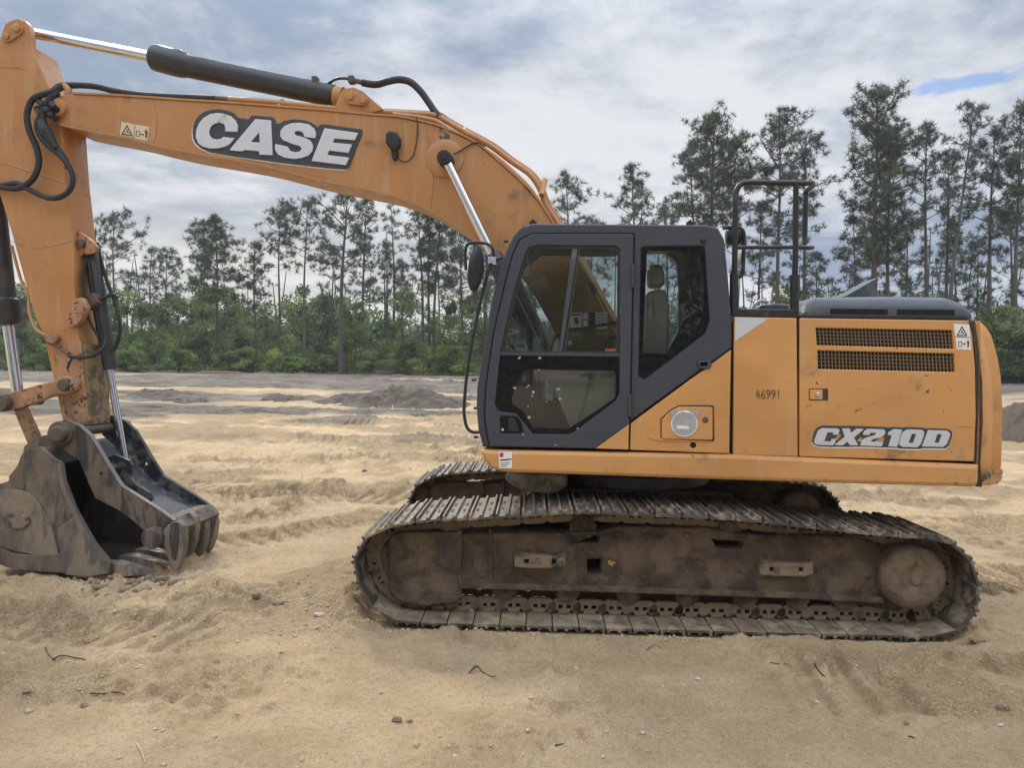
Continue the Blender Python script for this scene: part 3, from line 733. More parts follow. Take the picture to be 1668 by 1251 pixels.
def leaf_mass(C, rad, nleaf, size, r, flat=.8):
    n = len(C); d = r.randn(n, nleaf, 3); d /= np.linalg.norm(d, axis=2, keepdims=True)
    rr_ = rad[:, None, None]*(.35+.65*r.rand(n, nleaf, 1)**.5)*(1+.25*r.randn(n, nleaf, 1)*.5)
    P = C[:, None]+d*rr_*np.array([1, 1, flat])
    a = r.randn(n, nleaf, 3); a /= np.linalg.norm(a, axis=2, keepdims=True); b_ = np.cross(a, r.randn(n, nleaf, 3)); b_ /= np.linalg.norm(b_, axis=2, keepdims=True)+1e-9
    s = size*(.6+.8*r.rand(n, nleaf, 1))
    return np.stack([P+a*s, P-a*s*.4+b_*s*.5, P-a*s*.4-b_*s*.5], 2).reshape(-1, 3)
r = np.random.RandomState(77)
def thicket(name, n, x0, x1, y0, y1, zlo, zhi, rad, nleaf, size, mat, seed, top=None, **kw):
    r = np.random.RandomState(seed)
    x = x0+(x1-x0)*r.rand(n); y = y0+(y1-y0)*r.rand(n)
    g_ = base_h(x, y); tp = zlo+(zhi-zlo)*np.clip(.5+1.9*fb(x, y*0, 5, 4, seed+5, .7), 0.05, 1.25)
    z = g_+tp*r.rand(n)**.8
    V = leaf_mass(np.stack([x, y, z], 1), rad*(.6+.8*r.rand(n)), nleaf, size, r)
    me = np_mesh(name, V, np.arange(len(V)).reshape(-1, 3), 3)
    return link(name, me, MA[mat], kind='stuff', **kw)
thicket('undergrowth', 760, -64, 62, 66, 76, 1.6, 6.4, .85, 260, .15, 'shrub_leaf', 501)
thicket('undergrowth', 300, -60, 60, 64, 66.5, .2, 2.0, .5, 200, .10, 'shrub_bright', 502)
thicket('far_wood', 620, -95, 95, 80, 104, 2.8, 7.0, 1.7, 300, .31, 'wood_leaf', 503)
thicket('far_wood', 220, -150, 150, 112, 135, 3.0, 7.5, 3.0, 300, .58, 'wood_leaf', 504)
thicket('far_wood', 170, -95, 95, 77, 80, .4, 2.2, 1.5, 300, .27, 'wood_leaf', 505)
thicket('undergrowth', 300, -75, 72, 76, 82, 3.5, 8.0, 1.1, 260, .19, 'shrub_leaf', 507)
thicket('near_side_wood', 150, -60, 55, -46, -40, 3, 9, 2.6, 300, .4, 'wood_leaf', 506)
# distant stems inside the wood
mb = MB(); R_ = random.Random(8)
for i in range(110):
    x = R_.uniform(-80, 80); y = R_.uniform(76, 100); z = float(base_h(np.array([x]), np.array([y]))[0]); hh = R_.uniform(7, 16)
    mb.tube([(x, y, z), (x+R_.uniform(-.4, .4), y, z+hh*.5), (x+R_.uniform(-.8, .8), y, z+hh)], [.13, .10, .04], 5, cap=False)
link('far_stems', mb.mesh('far_stems'), MA['bark'], kind='stuff')
mb = MB(); R_ = random.Random(18)
for i in range(46):
    x = R_.uniform(-52, 52); y = R_.uniform(63.5, 66); z = float(base_h(np.array([x]), np.array([y]))[0]); hh = R_.uniform(3.5, 9); lx = R_.uniform(-.6, .6)
    mb.tube([(x, y, z-.1), (x+lx*.4, y, z+hh*.5), (x+lx, y, z+hh)], [.055, .04, .015], 5, cap=False)
    for k_ in range(5):
        t_ = R_.uniform(.35, .95); a_ = R_.uniform(0, 6.28); ln = R_.uniform(.3, 1.1); q = Vector((x+lx*t_, y, z+hh*t_)); mb.tube([q, q+Vector((math.cos(a_)*ln, math.sin(a_)*ln, ln*.6))], [.02, .006], 3, cap=False)
link('thin_stems', mb.mesh('thin_stems'), MA['bark_grey'], kind='stuff')
def sapling(px, top, hw, D, mat, label, seed, name='young_tree', cat='young tree'):
    b_ = at_depth(px, 606, D); z = hz0(b_.x, D); tp = at_depth(px, top, D); hh = tp.z-z; hw = hw*D/F
    root = empty(name, (b_.x, D, z), label=label, cat=cat, group='young broadleaf trees and bushes at the wood edge')
    r = np.random.RandomState(seed); R_ = random.Random(seed); mb = MB()
    mb.tube([(0, 0, -.2), (.05, 0, hh*.4), (0, 0, hh*.9)], [.07, .05, .015], 6)
    C = []
    for i in range(26):
        u = .12+.86*(i+R_.random())/26; a = R_.random()*6.28; ln = hw*(1.05-u*.75)*(.6+.5*R_.random())
        e = Vector((math.cos(a)*ln*1.15, math.sin(a)*ln, u*hh+ln*.45*R_.random())); mb.tube([(0, 0, u*hh*.9), e], [.025, .008], 3, cap=False)
        for q in (.55, .8, 1.): C.append(tuple(Vector((0, 0, u*hh*.9)).lerp(e, q)))
    link('stem', mb.mesh('stem'), MA['bark'], root)
    V = leaf_mass(np.array(C), (hw*.20+.08)*(.5+r.rand(len(C))), 90, .10, r, .5)
    link('foliage', np_mesh('foliage', V, np.arange(len(V)).reshape(-1, 3), 3), MA[mat], root)
sapling(578, 490, 42, 63.5, 'shrub_leaf', 'tall light green young tree right of the thickest left trunk', 1)
sapling(840//1, 540, 26, 63.5, 'shrub_leaf', 'young tree low behind the cab, seen through its glass', 2)
sapling(475, 585, 26, 62.5, 'shrub_bright', 'pale fresh green bush at the wood edge in mid gap', 3, 'bush', 'bush')
sapling(388, 570, 40, 63, 'shrub_leaf', 'round green bush under the narrow tipping pine', 4, 'bush', 'bush')
sapling(290, 572, 40, 63, 'shrub_leaf', 'round green bush left of the dense pine trunks', 5, 'bush', 'bush')
sapling(668, 560, 48, 62.5, 'shrub_leaf', 'broad green bush below the three close trunks', 6, 'bush', 'bush')
sapling(735, 565, 34, 62.5, 'shrub_bright', 'bright green bush beside the grab bar of the cab', 7, 'bush', 'bush')
sapling(215, 575, 30, 62.5, 'shrub_leaf', 'green bush closest to the thumb cylinder', 8, 'bush', 'bush')
sapling(55, 560, 34, 62.5, 'shrub_bright', 'bright green bush left of the arm', 9, 'bush', 'bush')
sapling(1625, 500, 50, 52, 'shrub_leaf', 'tall leafy young tree beside the counterweight', 10)
sapling(1660, 540, 40, 51, 'shrub_leaf', 'leafy young tree at the right edge above the silt fence', 11)
sapling(1270, 470, 40, 60, 'shrub_leaf', 'young tree seen through the foot of the handrail', 12)
sapling(525, 560, 34, 62.5, 'shrub_leaf', 'dull green bush left of the thickest left trunk', 13, 'bush', 'bush')

# silt fence along the wood at the right, pink marker pipe at the left
sf = empty('silt_fence', (30, 50, 0), label='low black silt fence along the wood edge right of the machine', cat='fence')
mb = MB(); pr = None
for i in range(41):
    x = 8+i*1.3; y = 50+.04*i*1.3; z = hz0(x, y); p = (x-30, y-50, z)
    if pr: mb.add([(pr[0], pr[1], pr[2]-.2), (p[0], p[1], p[2]-.2), (p[0], p[1], p[2]+.62), (pr[0], pr[1], pr[2]+.6), (pr[0], pr[1]+.02, pr[2]-.2), (p[0], p[1]+.02, p[2]-.2), (p[0], p[1]+.02, p[2]+.62), (pr[0], pr[1]+.02, pr[2]+.6)], [(0,1,2,3),(7,6,5,4),(3,2,6,7)])
    pr = p
link('fabric', mb.mesh('fabric', 0), MA['silt_black'], sf)
for i in range(0, 41, 2):
    x = 8+i*1.3; y = 50+.04*i*1.3; z = hz0(x, y); mb = MB(); mb.box((x-30-.02, y-50+.03, z-.2), (x-30+.02, y-50+.07, z+.78)); link('post', mb.mesh('post'), MA['wood_twig'], sf)
a = at_depth(328, 612, 60); c_ = at_depth(392, 613, 61); mb = MB()
a.z = hz0(a.x, 60)+.12; c_.z = hz0(c_.x, 61)+.12; mb.tube([(0, 0, 0), (c_-a)*.5+Vector((0, 0, .03)), c_-a], .07, 8)
o = link('marker_pipe', mb.mesh('marker_pipe'), MA['pink_plastic'], label='faded pink marker pipe lying at the edge of the cleared strip', cat='pipe'); o.location = a
# ------------------------------------------------------------ the excavator
EX = empty('excavator', (MC[0], MC[1], 0), label='orange tracked excavator with charcoal cab, long boom and muddy tracks', cat='excavator')
P = plate
YS = -1.33       # plane of the near body side
def dk(name, parent, top=True, **kw): return None
def ux(px, py, y): p = U(px, py, y); return p.x, p.z

# ---- deck, skirt rail, engine body
mb = MB(); mb.box((-.95, -1.26, 1.09), (2.34, 1.30, 1.21)); mb.box((-1.15, -1.22, 1.12), (-.9, -.35, 1.2)); deck = part('deck', mb, MA['dark_void'], EX)
rail = P('skirt_rail', [(782, 733), (1190, 741), (1596, 758), (1595, 794, 12), (1200, 783), (826, 770, 16), (800, 764, 14), (786, 747, 12)], -1.37, .26, MA['orange_tail'], EX, bev=.028)
P('warning_sticker', [(812, 736), (834, 736), (834, 763), (813, 763)], -1.373, .002, MA['decal_white'], rail, bev=0, top=False)
P('sticker_print', [(814, 738), (820, 737.5), (820, 744), (814, 745)], -1.3745, .002, MA['decal_red'], rail, bev=0, top=False)
for k_ in range(3): P('sticker_line', [(815, 754+k_*3), (831-k_*3, 753.5+k_*3), (831-k_*3, 754.3+k_*3), (815, 754.8+k_*3)], -1.3745, .001, MA['ink'], rail, bev=0, top=False)
P('sticker_tear', [(814, 749), (833, 747), (833, 749), (826, 750), (815, 751)], -1.3745, .002, MA['ink'], rail, bev=0, top=False)
mb = MB(); mb.box((-.95, 1.28, 1.05), (2.34, 1.34, 1.21)); part('skirt_rail', mb, MA['orange'], EX)
mb = MB(); mb.box((.66, -1.20, 1.2), (2.30, 1.26, 2.20)); part('engine_bay', mb, MA['dark_void'], EX)
mb = MB(); mb.box((-.75, .50, 1.21), (.66, 1.33, 1.93)); part('fuel_tank', mb, MA['orange'], EX)
mb = MB(); mb.box((.68, 1.27, 1.215), (2.34, 1.33, 2.24)); part('side_door', mb, MA['orange'], EX, label='plain orange side door on the far flank')
mb = MB(); mb.box((.64, -1.28, 2.205), (2.30, 1.30, 2.235)); part('roof_deck', mb, MA['orange'], EX)
# panel between cab and engine door
sp = P('side_panel', [(1196, 516), (1298, 518), (1300, 744), (1194, 741)], YS, .05, MA['orange'], EX, r=2, bev=.008)
P('silver_corner', [(1198, 517), (1253, 518), (1197, 556)], YS-.002, .003, MA['silver'], sp, bev=0, top=False)
P('panel_gasket', [(1187, 540), (1197, 516), (1195, 742), (1187, 741)], YS+.035, .03, MA['dark_void'], EX, bev=0)
# numbers stencilled on the panel
SEG = {'4': [[(0.55, 1), (0, .35), (1, .35)], [(.7, .75), (.7, 0)]], '6': [[(.85, 1), (.25, .7), (.05, .35), (.15, .05), (.8, 0), (.95, .3), (.6, .5), (.15, .45)]],
       '9': [[(.15, 0), (.75, .3), (.95, .65), (.85, .95), (.2, 1), (.05, .7), (.4, .5), (.9, .55)]], '1': [[(.5, 1), (.5, 0)]]}
def strokes(word, x0, y0, x1, y1, y, parent, mat, wd=.008, ital=0.):
    n = len(word); cw = (x1-x0)/n; mb = MB()
    for i, ch in enumerate(word):
        for pl in SEG[ch]:
            q = [U(x0+cw*(i+.08+.72*a_)+ital*b_, y1+(y0-y1)*b_, y) for a_, b_ in pl]
            for p0, p1 in zip(q, q[1:]):
                d = (p1-p0).normalized(); s = Vector((-d.z, 0, d.x))*wd/2; e = d*wd*.3
                mb.add([p0-e+s, p0-e-s, p1+e-s, p1+e+s], [(0, 1, 2, 3)])
    return part('stencilled_number', mb, mat, parent, 0, 0)
strokes('46991', 1231, 636, 1273, 649, YS-.0018, sp, MA['stencil'], .009)
# engine door with two grilles
G1_ = [(1329, 534), (1551, 538), (1554, 568), (1331, 562)]; G2_ = [(1332, 571), (1554, 576), (1556, 606), (1333, 601)]
ed = P('engine_door', [(1303, 518), (1578, 522), (1584, 545), (1589, 600), (1590, 680), (1587, 752), (1302, 744)], YS, .05, MA['orange_tail'], EX, r=3, bev=.008, holes=(G1_, G2_), label='engine side door with two square mesh grilles')
P('panel_gasket', [(1297, 519), (1305, 519), (1305, 744), (1298, 744)], YS+.03, .03, MA['dark_void'], EX, bev=0)
def grille(q, nc, nr):
    mb = MB(); q = [U(a, b_, YS+.012) for a, b_ in q]; tl, tr, br, bl = q
    def bar(p, r_, w_):
        d = (r_-p).normalized(); s = Vector((-d.z, 0, d.x))*w_/2; o = Vector((0, .008, 0))
        v = [p+s, p-s, r_-s, r_+s]; mb.add(v+[k_+o for k_ in v], [(0, 1, 2, 3), (1, 5, 6, 2), (0, 3, 7, 4), (4, 7, 6, 5)])
    for i in range(1, nc): bar(tl.lerp(tr, i/nc), bl.lerp(br, i/nc), .0050)
    for j in range(1, nr): bar(tl.lerp(bl, j/nr), tr.lerp(br, j/nr), .0050)
    part('grille', mb, MA['grille_bar'], ed, 0, 0)
grille(G1_, 38, 5); grille(G2_, 38, 5)
P('grille_backing', [(1318, 526), (1562, 530), (1566, 612), (1322, 608)], YS+.062, .012, MA['rust_shade'], ed, bev=0, top=False)  # dark rusty sheet; recess shade behind the mesh put into its colour
P('latch_plate', [(1318, 633), (1349, 633), (1349, 652), (1318, 652)], YS-.004, .006, MA['gasket'], ed, r=2, bev=.001, top=False)
P('latch', [(1319.5, 634.5), (1340, 634.5), (1340, 650.5), (1319.5, 650.5)], YS-.009, .008, MA['orange'], ed, r=1, bev=.002, top=False)
mb = MB(); mb.lathe([(.015, 0), (.015, -.010), (.010, -.013)], U(1332, 642.5, YS-.009), n=16); part('lock', mb, MA['chrome'], ed, 0)
# safety sticker on the door
def man(x, y, h, yp, parent, mat):
    P('pictogram', [(x-.1*h, y), (x-.08*h, y-.5*h), (x-.2*h, y-.75*h), (x-.12*h, y-.8*h), (x+.12*h, y-.8*h), (x+.2*h, y-.5*h), (x+.1*h, y-.5*h), (x+.1*h, y)], yp, .001, mat, parent, bev=0, top=False)
    P('pictogram', [(x-.08*h, y-.84*h), (x+.08*h, y-.84*h), (x+.08*h, y-h), (x-.08*h, y-h)], yp, .001, mat, parent, r=1, bev=0, top=False)
def tri_sign(c, s, yp, parent, sl=0., mat='ink', inner='decal_white'):
    x, y = c
    P('pictogram', [(x, y-s), (x+s*.95, y+s*.75+sl), (x-s*.95, y+s*.75-sl)], yp, .001, MA[mat], parent, bev=0, top=False, r=.8,
      holes=([(x, y-s*.68), (x+s*.66, y+s*.58+sl), (x-s*.66, y+s*.58-sl)],))
    P('pictogram', [(x-s*.3, y+s*.4), (x+.05*s, y-.25*s), (x+.2*s, y-.1*s), (x-.02*s, y+.1*s), (x+.42*s, y+.35*s), (x+.3*s, y+.48*s), (x-.1*s, y+.2*s)], yp, .001, MA[mat], parent, bev=0, top=False)
st = P('warning_sticker', [(1553, 527), (1579, 529), (1582, 570), (1559, 569)], YS-.002, .002, MA['decal_white'], ed, bev=0, top=False)
tri_sign((1567, 540), 9.5, YS-.0035, ed)
P('sticker_line', [(1556, 548), (1580, 549), (1580, 550), (1556, 549)], YS-.0035, .001, MA['ink'], ed, bev=0, top=False)
P('pictogram', [(1561, 556), (1567, 556), (1567, 565), (1561, 565)], YS-.0035, .001, MA['ink'], ed, bev=0, top=False, holes=([(1562, 557), (1566, 557), (1566, 564), (1562, 564)],))
P('pictogram', [(1568, 560), (1571, 558), (1571, 559.5), (1573, 559.5), (1573, 561), (1571, 561), (1571, 562.5)], YS-.0035, .001, MA['ink'], ed, bev=0, top=False)
man(1577, 566, 12, YS-.0035, ed, MA['ink'])
# model lettering
def zz8(pts): return [(x/3.418+1180, y/3.418+500) for x, y in pts]
back = zz8([(486, 750), (493, 720), (503, 690), (518, 670), (545, 660), (632, 662), (720, 662), (780, 664), (890, 668), (905, 672), (940, 668), (998, 672), (1010, 668), (1105, 672), (1120, 678), (1150, 675), (1245, 680), (1268, 695), (1266, 725), (1248, 775), (1230, 788), (1110, 787), (1078, 792), (985, 790), (955, 785), (880, 783), (750, 778), (690, 780), (600, 780), (520, 776), (496, 766)])
HOL = [zz8(h) for h in ([(607, 742), (640, 705), (652, 716), (628, 742)], [(738, 745), (758, 722), (775, 740), (760, 752)], [(822, 757), (872, 727), (895, 728), (884, 756)])]
bk = P('model_backing', [(x-.6, y+2.0) for x, y in back], YS-.0015, .002, MA['decal_white'], ed, bev=0, top=False, r=1.5, holes=HOL)
P('model_backing', back, YS-.003, .002, MA['decal_dark'], ed, bev=0, top=False, r=1.5, holes=HOL)
LT = dict(C=[[(628, 677), (642, 684), (634, 712), (604, 711), (608, 700), (574, 698), (556, 748), (592, 750), (597, 735), (622, 736), (612, 766), (600, 771), (520, 769), (499, 758), (501, 740), (520, 690), (545, 675)]],
          X=[[(655, 676), (698, 677), (706, 702), (735, 678), (778, 680), (722, 728), (746, 771), (700, 771), (684, 750), (660, 771), (612, 770), (670, 724)]],
          T=[[(800, 679), (888, 682), (898, 694), (890, 714), (872, 728), (828, 736), (812, 750), (884, 753), (877, 777), (755, 772), (766, 744), (782, 730), (838, 714), (846, 702), (814, 700), (808, 714), (770, 712), (780, 690)]],
          I=[[(945, 680), (990, 684), (962, 779), (912, 777), (932, 716), (908, 712), (913, 698)]],
          O=[[(1020, 682), (1098, 684), (1114, 697), (1110, 718), (1095, 762), (1075, 782), (990, 780), (972, 766), (975, 745), (992, 698)], [(1045, 706), (1068, 708), (1050, 758), (1025, 757)]],
          D=[[(1134, 686), (1238, 689), (1258, 704), (1255, 722), (1238, 765), (1218, 780), (1100, 777)], [(1186, 708), (1210, 711), (1194, 757), (1170, 756)]])
for k_, lp in LT.items():
    lp = [zz8(q) for q in lp]
    P('model_letter', lp[0], YS-.0055, .004, MA['silver'], ed, bev=.001, top=False, r=1.0, holes=lp[1:], hr=1.)

# ---- counterweight
def cwR(py):
    xs_ = [515, 522, 530, 545, 560, 585, 610, 660, 700, 762, 780, 790, 798]; px = [1588, 1602, 1610, 1618, 1622, 1628, 1632, 1636, 1637, 1637, 1633, 1626, 1612]
    return 2.862-(1636-float(np.interp(py, xs_, px)))*.0046
pys = [522, 526, 532, 545, 560, 585, 610, 640, 670, 700, 730, 762, 778, 788, 793]
mb = MB(); ring = []
for py in pys:
    z = U(1600, py, -1.32).z; Rr = cwR(py); inset = max(0, (2.862-Rr))*.35
    row = [(2.375, -1.325+inset*.4)]
    phi0 = math.radians(27.2)
    for j in range(7):
        a_ = j/6*math.pi/2*.72; c0 = Vector((Rr*math.cos(phi0)-.16, -(Rr*math.sin(phi0))+.16*1.0)); row.append((c0.x+.16*math.sin(a_)*1.0, c0.y-.16*math.cos(a_)-.0))
    for j in range(15):
        ph = -phi0*.93+2*phi0*.93*j/14; row.append((Rr*math.cos(ph)*1.0, Rr*math.sin(ph)))
    row += [(x, -y) for x, y in row[:8][::-1]]
    ring.append([(x, max(-1.33, min(1.33, y)), z) for x, y in row])
m_ = len(ring[0]); V = [p for rg in ring for p in rg]; Fs = []
for i in range(len(ring)-1):
    for k_ in range(m_):
        Fs.append((i*m_+k_, i*m_+(k_+1) % m_, (i+1)*m_+(k_+1) % m_, (i+1)*m_+k_))
Fs += [tuple(range(m_)), tuple((len(ring)-1)*m_+k_ for k_ in range(m_))]
mb.add(V, Fs); cw = part('counterweight', mb, MA['orange_tail'], EX, smooth=80)
P('seam_gasket', [(1579, 523), (1588, 523), (1593, 560), (1600, 620), (1601, 690), (1597, 755), (1600, 793), (1590, 793), (1586, 755), (1590, 700), (1590, 600), (1584, 540)], YS+.012, .16, MA['gasket'], EX, bev=0)
P('scuffed_corner', [(1603, 771), (1618, 765), (1634, 764), (1632, 780), (1625, 789), (1598, 792)], -1.328, .004, MA['scuffed'], cw, bev=0, top=False, r=4)

# ---- grey bonnet on the engine
def loft_y(name, secs, mat, parent, rz=YU, smooth=40, **kw):
    """secs: list of (y, [(x,z),...]) sections of equal length"""
    mb = MB(); m_ = len(secs[0][1]); V = [(x, y, z) for y, s in secs for x, z in s]; Fs = []
    for i in range(len(secs)-1):
        for k_ in range(m_): Fs.append((i*m_+k_, i*m_+(k_+1) % m_, (i+1)*m_+(k_+1) % m_, (i+1)*m_+k_))
    Fs += [tuple(range(m_)), tuple((len(secs)-1)*m_+k_ for k_ in range(m_))]
    mb.add(V, Fs); return part(name, mb, mat, parent, rz, smooth, **kw)
hood = [(1299, 516), (1302, 506, 3), (1310, 492, 6), (1326, 484, 6), (1450, 482.5), (1540, 484, 6), (1562, 491, 8), (1572, 503, 4), (1574, 518)]
hd = [ux(a, b_, -1.2) for a, b_ in fillet(hood, 0)]
cxz = np.mean(np.array(hd), 0); zb = min(q[1] for q in hd)
def inset(s, zt): return [(cxz[0]+(x-cxz[0])*s, zb+(z-zb)*zt) for x, z in hd]
hood_o = loft_y('bonnet', [(-1.285, inset(1.0, .0)), (-1.283, inset(1.0, .45)), (-1.25, inset(.995, .82)), (-1.17, inset(.985, 1.0)), (-.2, inset(.985, 1.04)), (.6, inset(.985, 1.0)), (.7, inset(1, .4))], MA['hood_grey'], EX, smooth=50)
for q in ([(1353, 502.5), (1446, 503.5), (1446, 512.5), (1353, 511.5)], [(1461, 503.5), (1555, 504.5), (1555, 513.5), (1461, 512.5)]):
    P('vent_slot', q, -1.287, .004, MA['dark_void'], hood_o, bev=0, top=False, r=1)
P('bonnet_foot', [(1298, 512), (1576, 515), (1577, 521), (1298, 518)], -1.296, .06, MA['black_steel'], EX, bev=.006)
ex = MB(); a_ = U(1378, 482, -.35); b2 = U(1430, 452, -.35); c2 = U(1428, 484, -.35)
ex.add([a_, c2, b2, (a_.x, .0, a_.z), (c2.x, .0, c2.z), (b2.x, .0, b2.z)], [(0, 1, 2), (5, 4, 3), (0, 2, 5, 3), (1, 4, 5, 2), (0, 3, 4, 1)])
part('exhaust_cowl', ex, MA['hood_grey'], EX, smooth=0)
P('valve_cover', [(1232, 508), (1238, 497, 3), (1262, 494), (1290, 496, 3), (1292, 512), (1232, 512)], -.75, .5, MA['hood_grey'], EX, bev=.015)
tubeU('hose', [(1228, 508, -.8), (1229, 498, -.8), (1238, 490, -.8), (1250, 492, -.75)], .014, MA['foil'], EX)
P('handrail_base', [(1193, 503), (1300, 504), (1300, 517), (1193, 515)], -1.31, .08, MA['black_steel'], EX, bev=.006)
# guard rails behind the cab
rl = tubeU('guard_rail', [(1196, 512, -1.28), (1197, 420, -1.28), (1198, 330, -1.28), (1200, 310, -1.28), (1208, 299.5, -1.28), (1222, 297, -1.28), (1260, 297.5, -1.28), (1296, 298, -1.28), (1314, 298, -1.26), (1323, 298, -1.22), (1323, 303, -1.10), (1313, 312, -.92), (1312, 330, -.92), (1311, 380, -.92), (1311, 397, -.93)], .021, MA['black_steel'], EX, k=4)
tubeU('guard_post', [(1296.5, 298, -1.28), (1296, 400, -1.28), (1294.5, 512, -1.28)], .021, MA['black_steel'], rl, top=False, k=2)
tubeU('guard_post', [(1294.5, 448, -1.28), (1294, 512, -1.28)], .033, MA['black_steel'], rl, top=False, k=1)
tubeU('guard_post', [(1196, 446, -1.28), (1195.5, 512, -1.28)], .033, MA['black_steel'], rl, top=False, k=1)
tubeU('middle_rail', [(1198, 403, -1.28), (1250, 402.5, -1.28), (1296, 402.5, -1.28), (1316, 403, -1.26), (1324, 403, -1.18), (1318, 404, -1.05), (1308, 403, -.95), (1285, 402, -.95)], .015, MA['black_steel'], rl, top=False, k=4)
tubeU('cable', [(1178, 371, -.9), (1192, 370, -.9), (1206, 372, -.9), (1212, 384, -.9), (1211, 420, -.9), (1209, 446, -.9), (1200, 452, -.9), (1190, 450, -.9)], .016, MA['black_steel'], EX, label='mirror bracket tube behind the cab')
mb = MB(); c = U(1193, 384, -.85); mb.lathe([(.045, -.05), (.07, -.03), (.075, .05), (.04, .08)], (c.x, c.y, c.z), 'X', 20); part('work_lamp', mb, MA['black_rubber'], EX)
mb = MB(); c = U(1199, 424, -.8); mb.lathe([(.06, -.02), (.09, 0), (.09, .03), (.06, .04)], (0, 0, 0), 'X', 24)
for i, v in enumerate(mb.v): q = Matrix.Rotation(.5, 3, 'Y') @ Vector((v[0], v[1], v[2]*1.25)); mb.v[i] = (q.x+c.x, q.y+c.y, q.z+c.z)
part('rear_mirror', mb, MA['trim_beige'], EX)

# ---- cab
OUT = [(786, 726, 8), (779, 700, 6), (776, 664), (777, 630), (791, 548), (809, 455), (825, 407), (836, 384), (848, 370), (868, 364), (1010, 365), (1150, 366), (1170, 371), (1180, 390), (1186, 450), (1192, 523), (1192, 566), (965, 731)]
cab = P('cab', OUT, YS, .09, MA['charcoal'], EX, bev=.012, r=3,
        holes=([(813, 577), (820, 548), (836, 478), (855, 414), (861, 402), (876, 398), (1003, 399), (1012, 407), (1009, 576), (1010, 640), (1003, 654), (936, 705), (925, 709), (866, 708), (855, 692), (840, 675), (812, 671), (806, 660)],
               [(1046, 402), (1147, 401), (1150, 446), (1155, 523), (1147, 543), (1050, 616), (1041, 612)]), hr=4)
# far side of the cab, with its own windows
FARW = [(820, 574), (838, 484), (858, 425), (872, 412), (1085, 412), (1102, 426, 14), (1106, 470), (1105, 540, 12), (1085, 574)]
far = [(x, y) for x, y, *_ in OUT]
def shift_far(pts, y0, y1):  # same outline in machine space on another plane
    return [(lambda p: (p.x, p.z))(U(a, b_, y0)) for a, b_ in pts]
me = curve_mesh('cab_far_side', [shift_far(fillet(far[:-2]+[(1192, 730), (786, 728)], 3), YS, 0), [(lambda p: (p.x, p.z))(U(a, b_, -.42)) for a, b_ in fillet(FARW, 8)]], .07, .01)
me.transform(Matrix.Translation((0, -.42, 0))); link('far_side_wall', me, MA['charcoal'], cab)
me = curve_mesh('glass', [[(lambda p: (p.x, p.z))(U(a, b_, -.40)) for a, b_ in fillet(FARW, 8)]], .006, 0); me.transform(Matrix.Translation((0, -.39, 0))); link('far_window', me, MA['glass_far'], cab)
# roof, rear wall, floor, front posts
def strip_y(name, outline, thick, y0, y1, mat, parent):
    """a bent sheet following an outline (px on the near plane) across the cab"""
    pts = [(lambda p: Vector((p.x, 0, p.z)))(U(a, b_, YS)) for a, b_ in outline]; mb = MB(); n_ = len(pts); V = []
    for i, p in enumerate(pts):
        t_ = (pts[min(i+1, n_-1)]-pts[max(i-1, 0)]).normalized(); nn = Vector((-t_.z, 0, t_.x))
        for q in (p, p-nn*thick): V += [(q.x, y0, q.z), (q.x, y1, q.z)]
    Fs = []
    for i in range(n_-1):
        a, b_ = i*4, (i+1)*4
        Fs += [(a, a+1, b_+1, b_), (a+2, b_+2, b_+3, a+3), (a, b_, b_+2, a+2), (a+1, a+3, b_+3, b_+1)]
    Fs += [(0, 2, 3, 1), (n_*4-4, n_*4-3, n_*4-1, n_*4-2)]
    mb.add(V, Fs); return part(name, mb, mat, parent, 0)
roofline = spline([(826, 408), (836, 386), (848, 372), (868, 365.5), (1010, 366.5), (1150, 367.5), (1168, 372), (1178, 391)], 3)
strip_y('roof', roofline, .07, YS+.02, -.36, MA['charcoal'], cab)
strip_y('rear_wall', [(1179, 391), (1185, 450), (1190, 523), (1190, 735)], .05, YS+.03, -.36, MA['charcoal'], cab)
strip_y('floor', [(1188, 728), (785, 722)], -.03, YS+.03, -.36, MA['charcoal'], cab)
strip_y('windscreen', [(779, 640), (791.5, 549), (809.5, 457), (826, 410)], .006, YS+.085, -.42, MA['glass_far'], cab)
strip_y('front_wall', [(787, 722), (780, 700), (777.5, 664), (779, 640)], .03, YS+.03, -.36, MA['charcoal'], cab)
# door: frame, seam, upper pane, black band, lower pane
DOOR = [(797, 723), (791, 690), (790, 668), (793, 624), (805, 542), (825, 455), (836, 414), (848, 391), (866, 381), (1032, 381, 4), (1030, 470), (1027, 600), (1025, 690), (968, 731), (797, 727)]
UPW = [(815, 575), (820, 548), (836, 478), (855, 414), (861, 403), (876, 399), (1003, 400), (1012, 408), (1009, 575)]
LOW = [(813, 579), (1008, 580), (1009, 640), (1003, 653), (936, 704), (925, 708), (867, 707), (856, 692), (841, 674), (812, 670), (806, 658)]
P('door_seam', [(p[0]+(2.2 if p[0] > 1000 else -2.2 if p[0] < 850 else 0), p[1]+(-2.2 if p[1] < 400 else 0)) for p in DOOR], YS-.003, .006, MA['dark_void'], cab, bev=0, top=False, r=3, holes=(DOOR_H := [(812, 578), (855, 414), (861, 402), (876, 398), (1003, 399), (1012, 407), (1010, 640), (1003, 654), (936, 705), (925, 709), (866, 708), (855, 692), (840, 675), (812, 671), (806, 660)],))
door = P('door', DOOR, YS-.024, .022, MA['charcoal'], cab, bev=.006, top=False, r=4,
         holes=([(x, y) for x, y in UPW[:-1]]+[(1010, 410), (1009, 640), (1003, 653), (936, 704), (925, 708), (867, 707), (856, 692), (841, 674), (812, 670), (806, 658)],), hr=4)
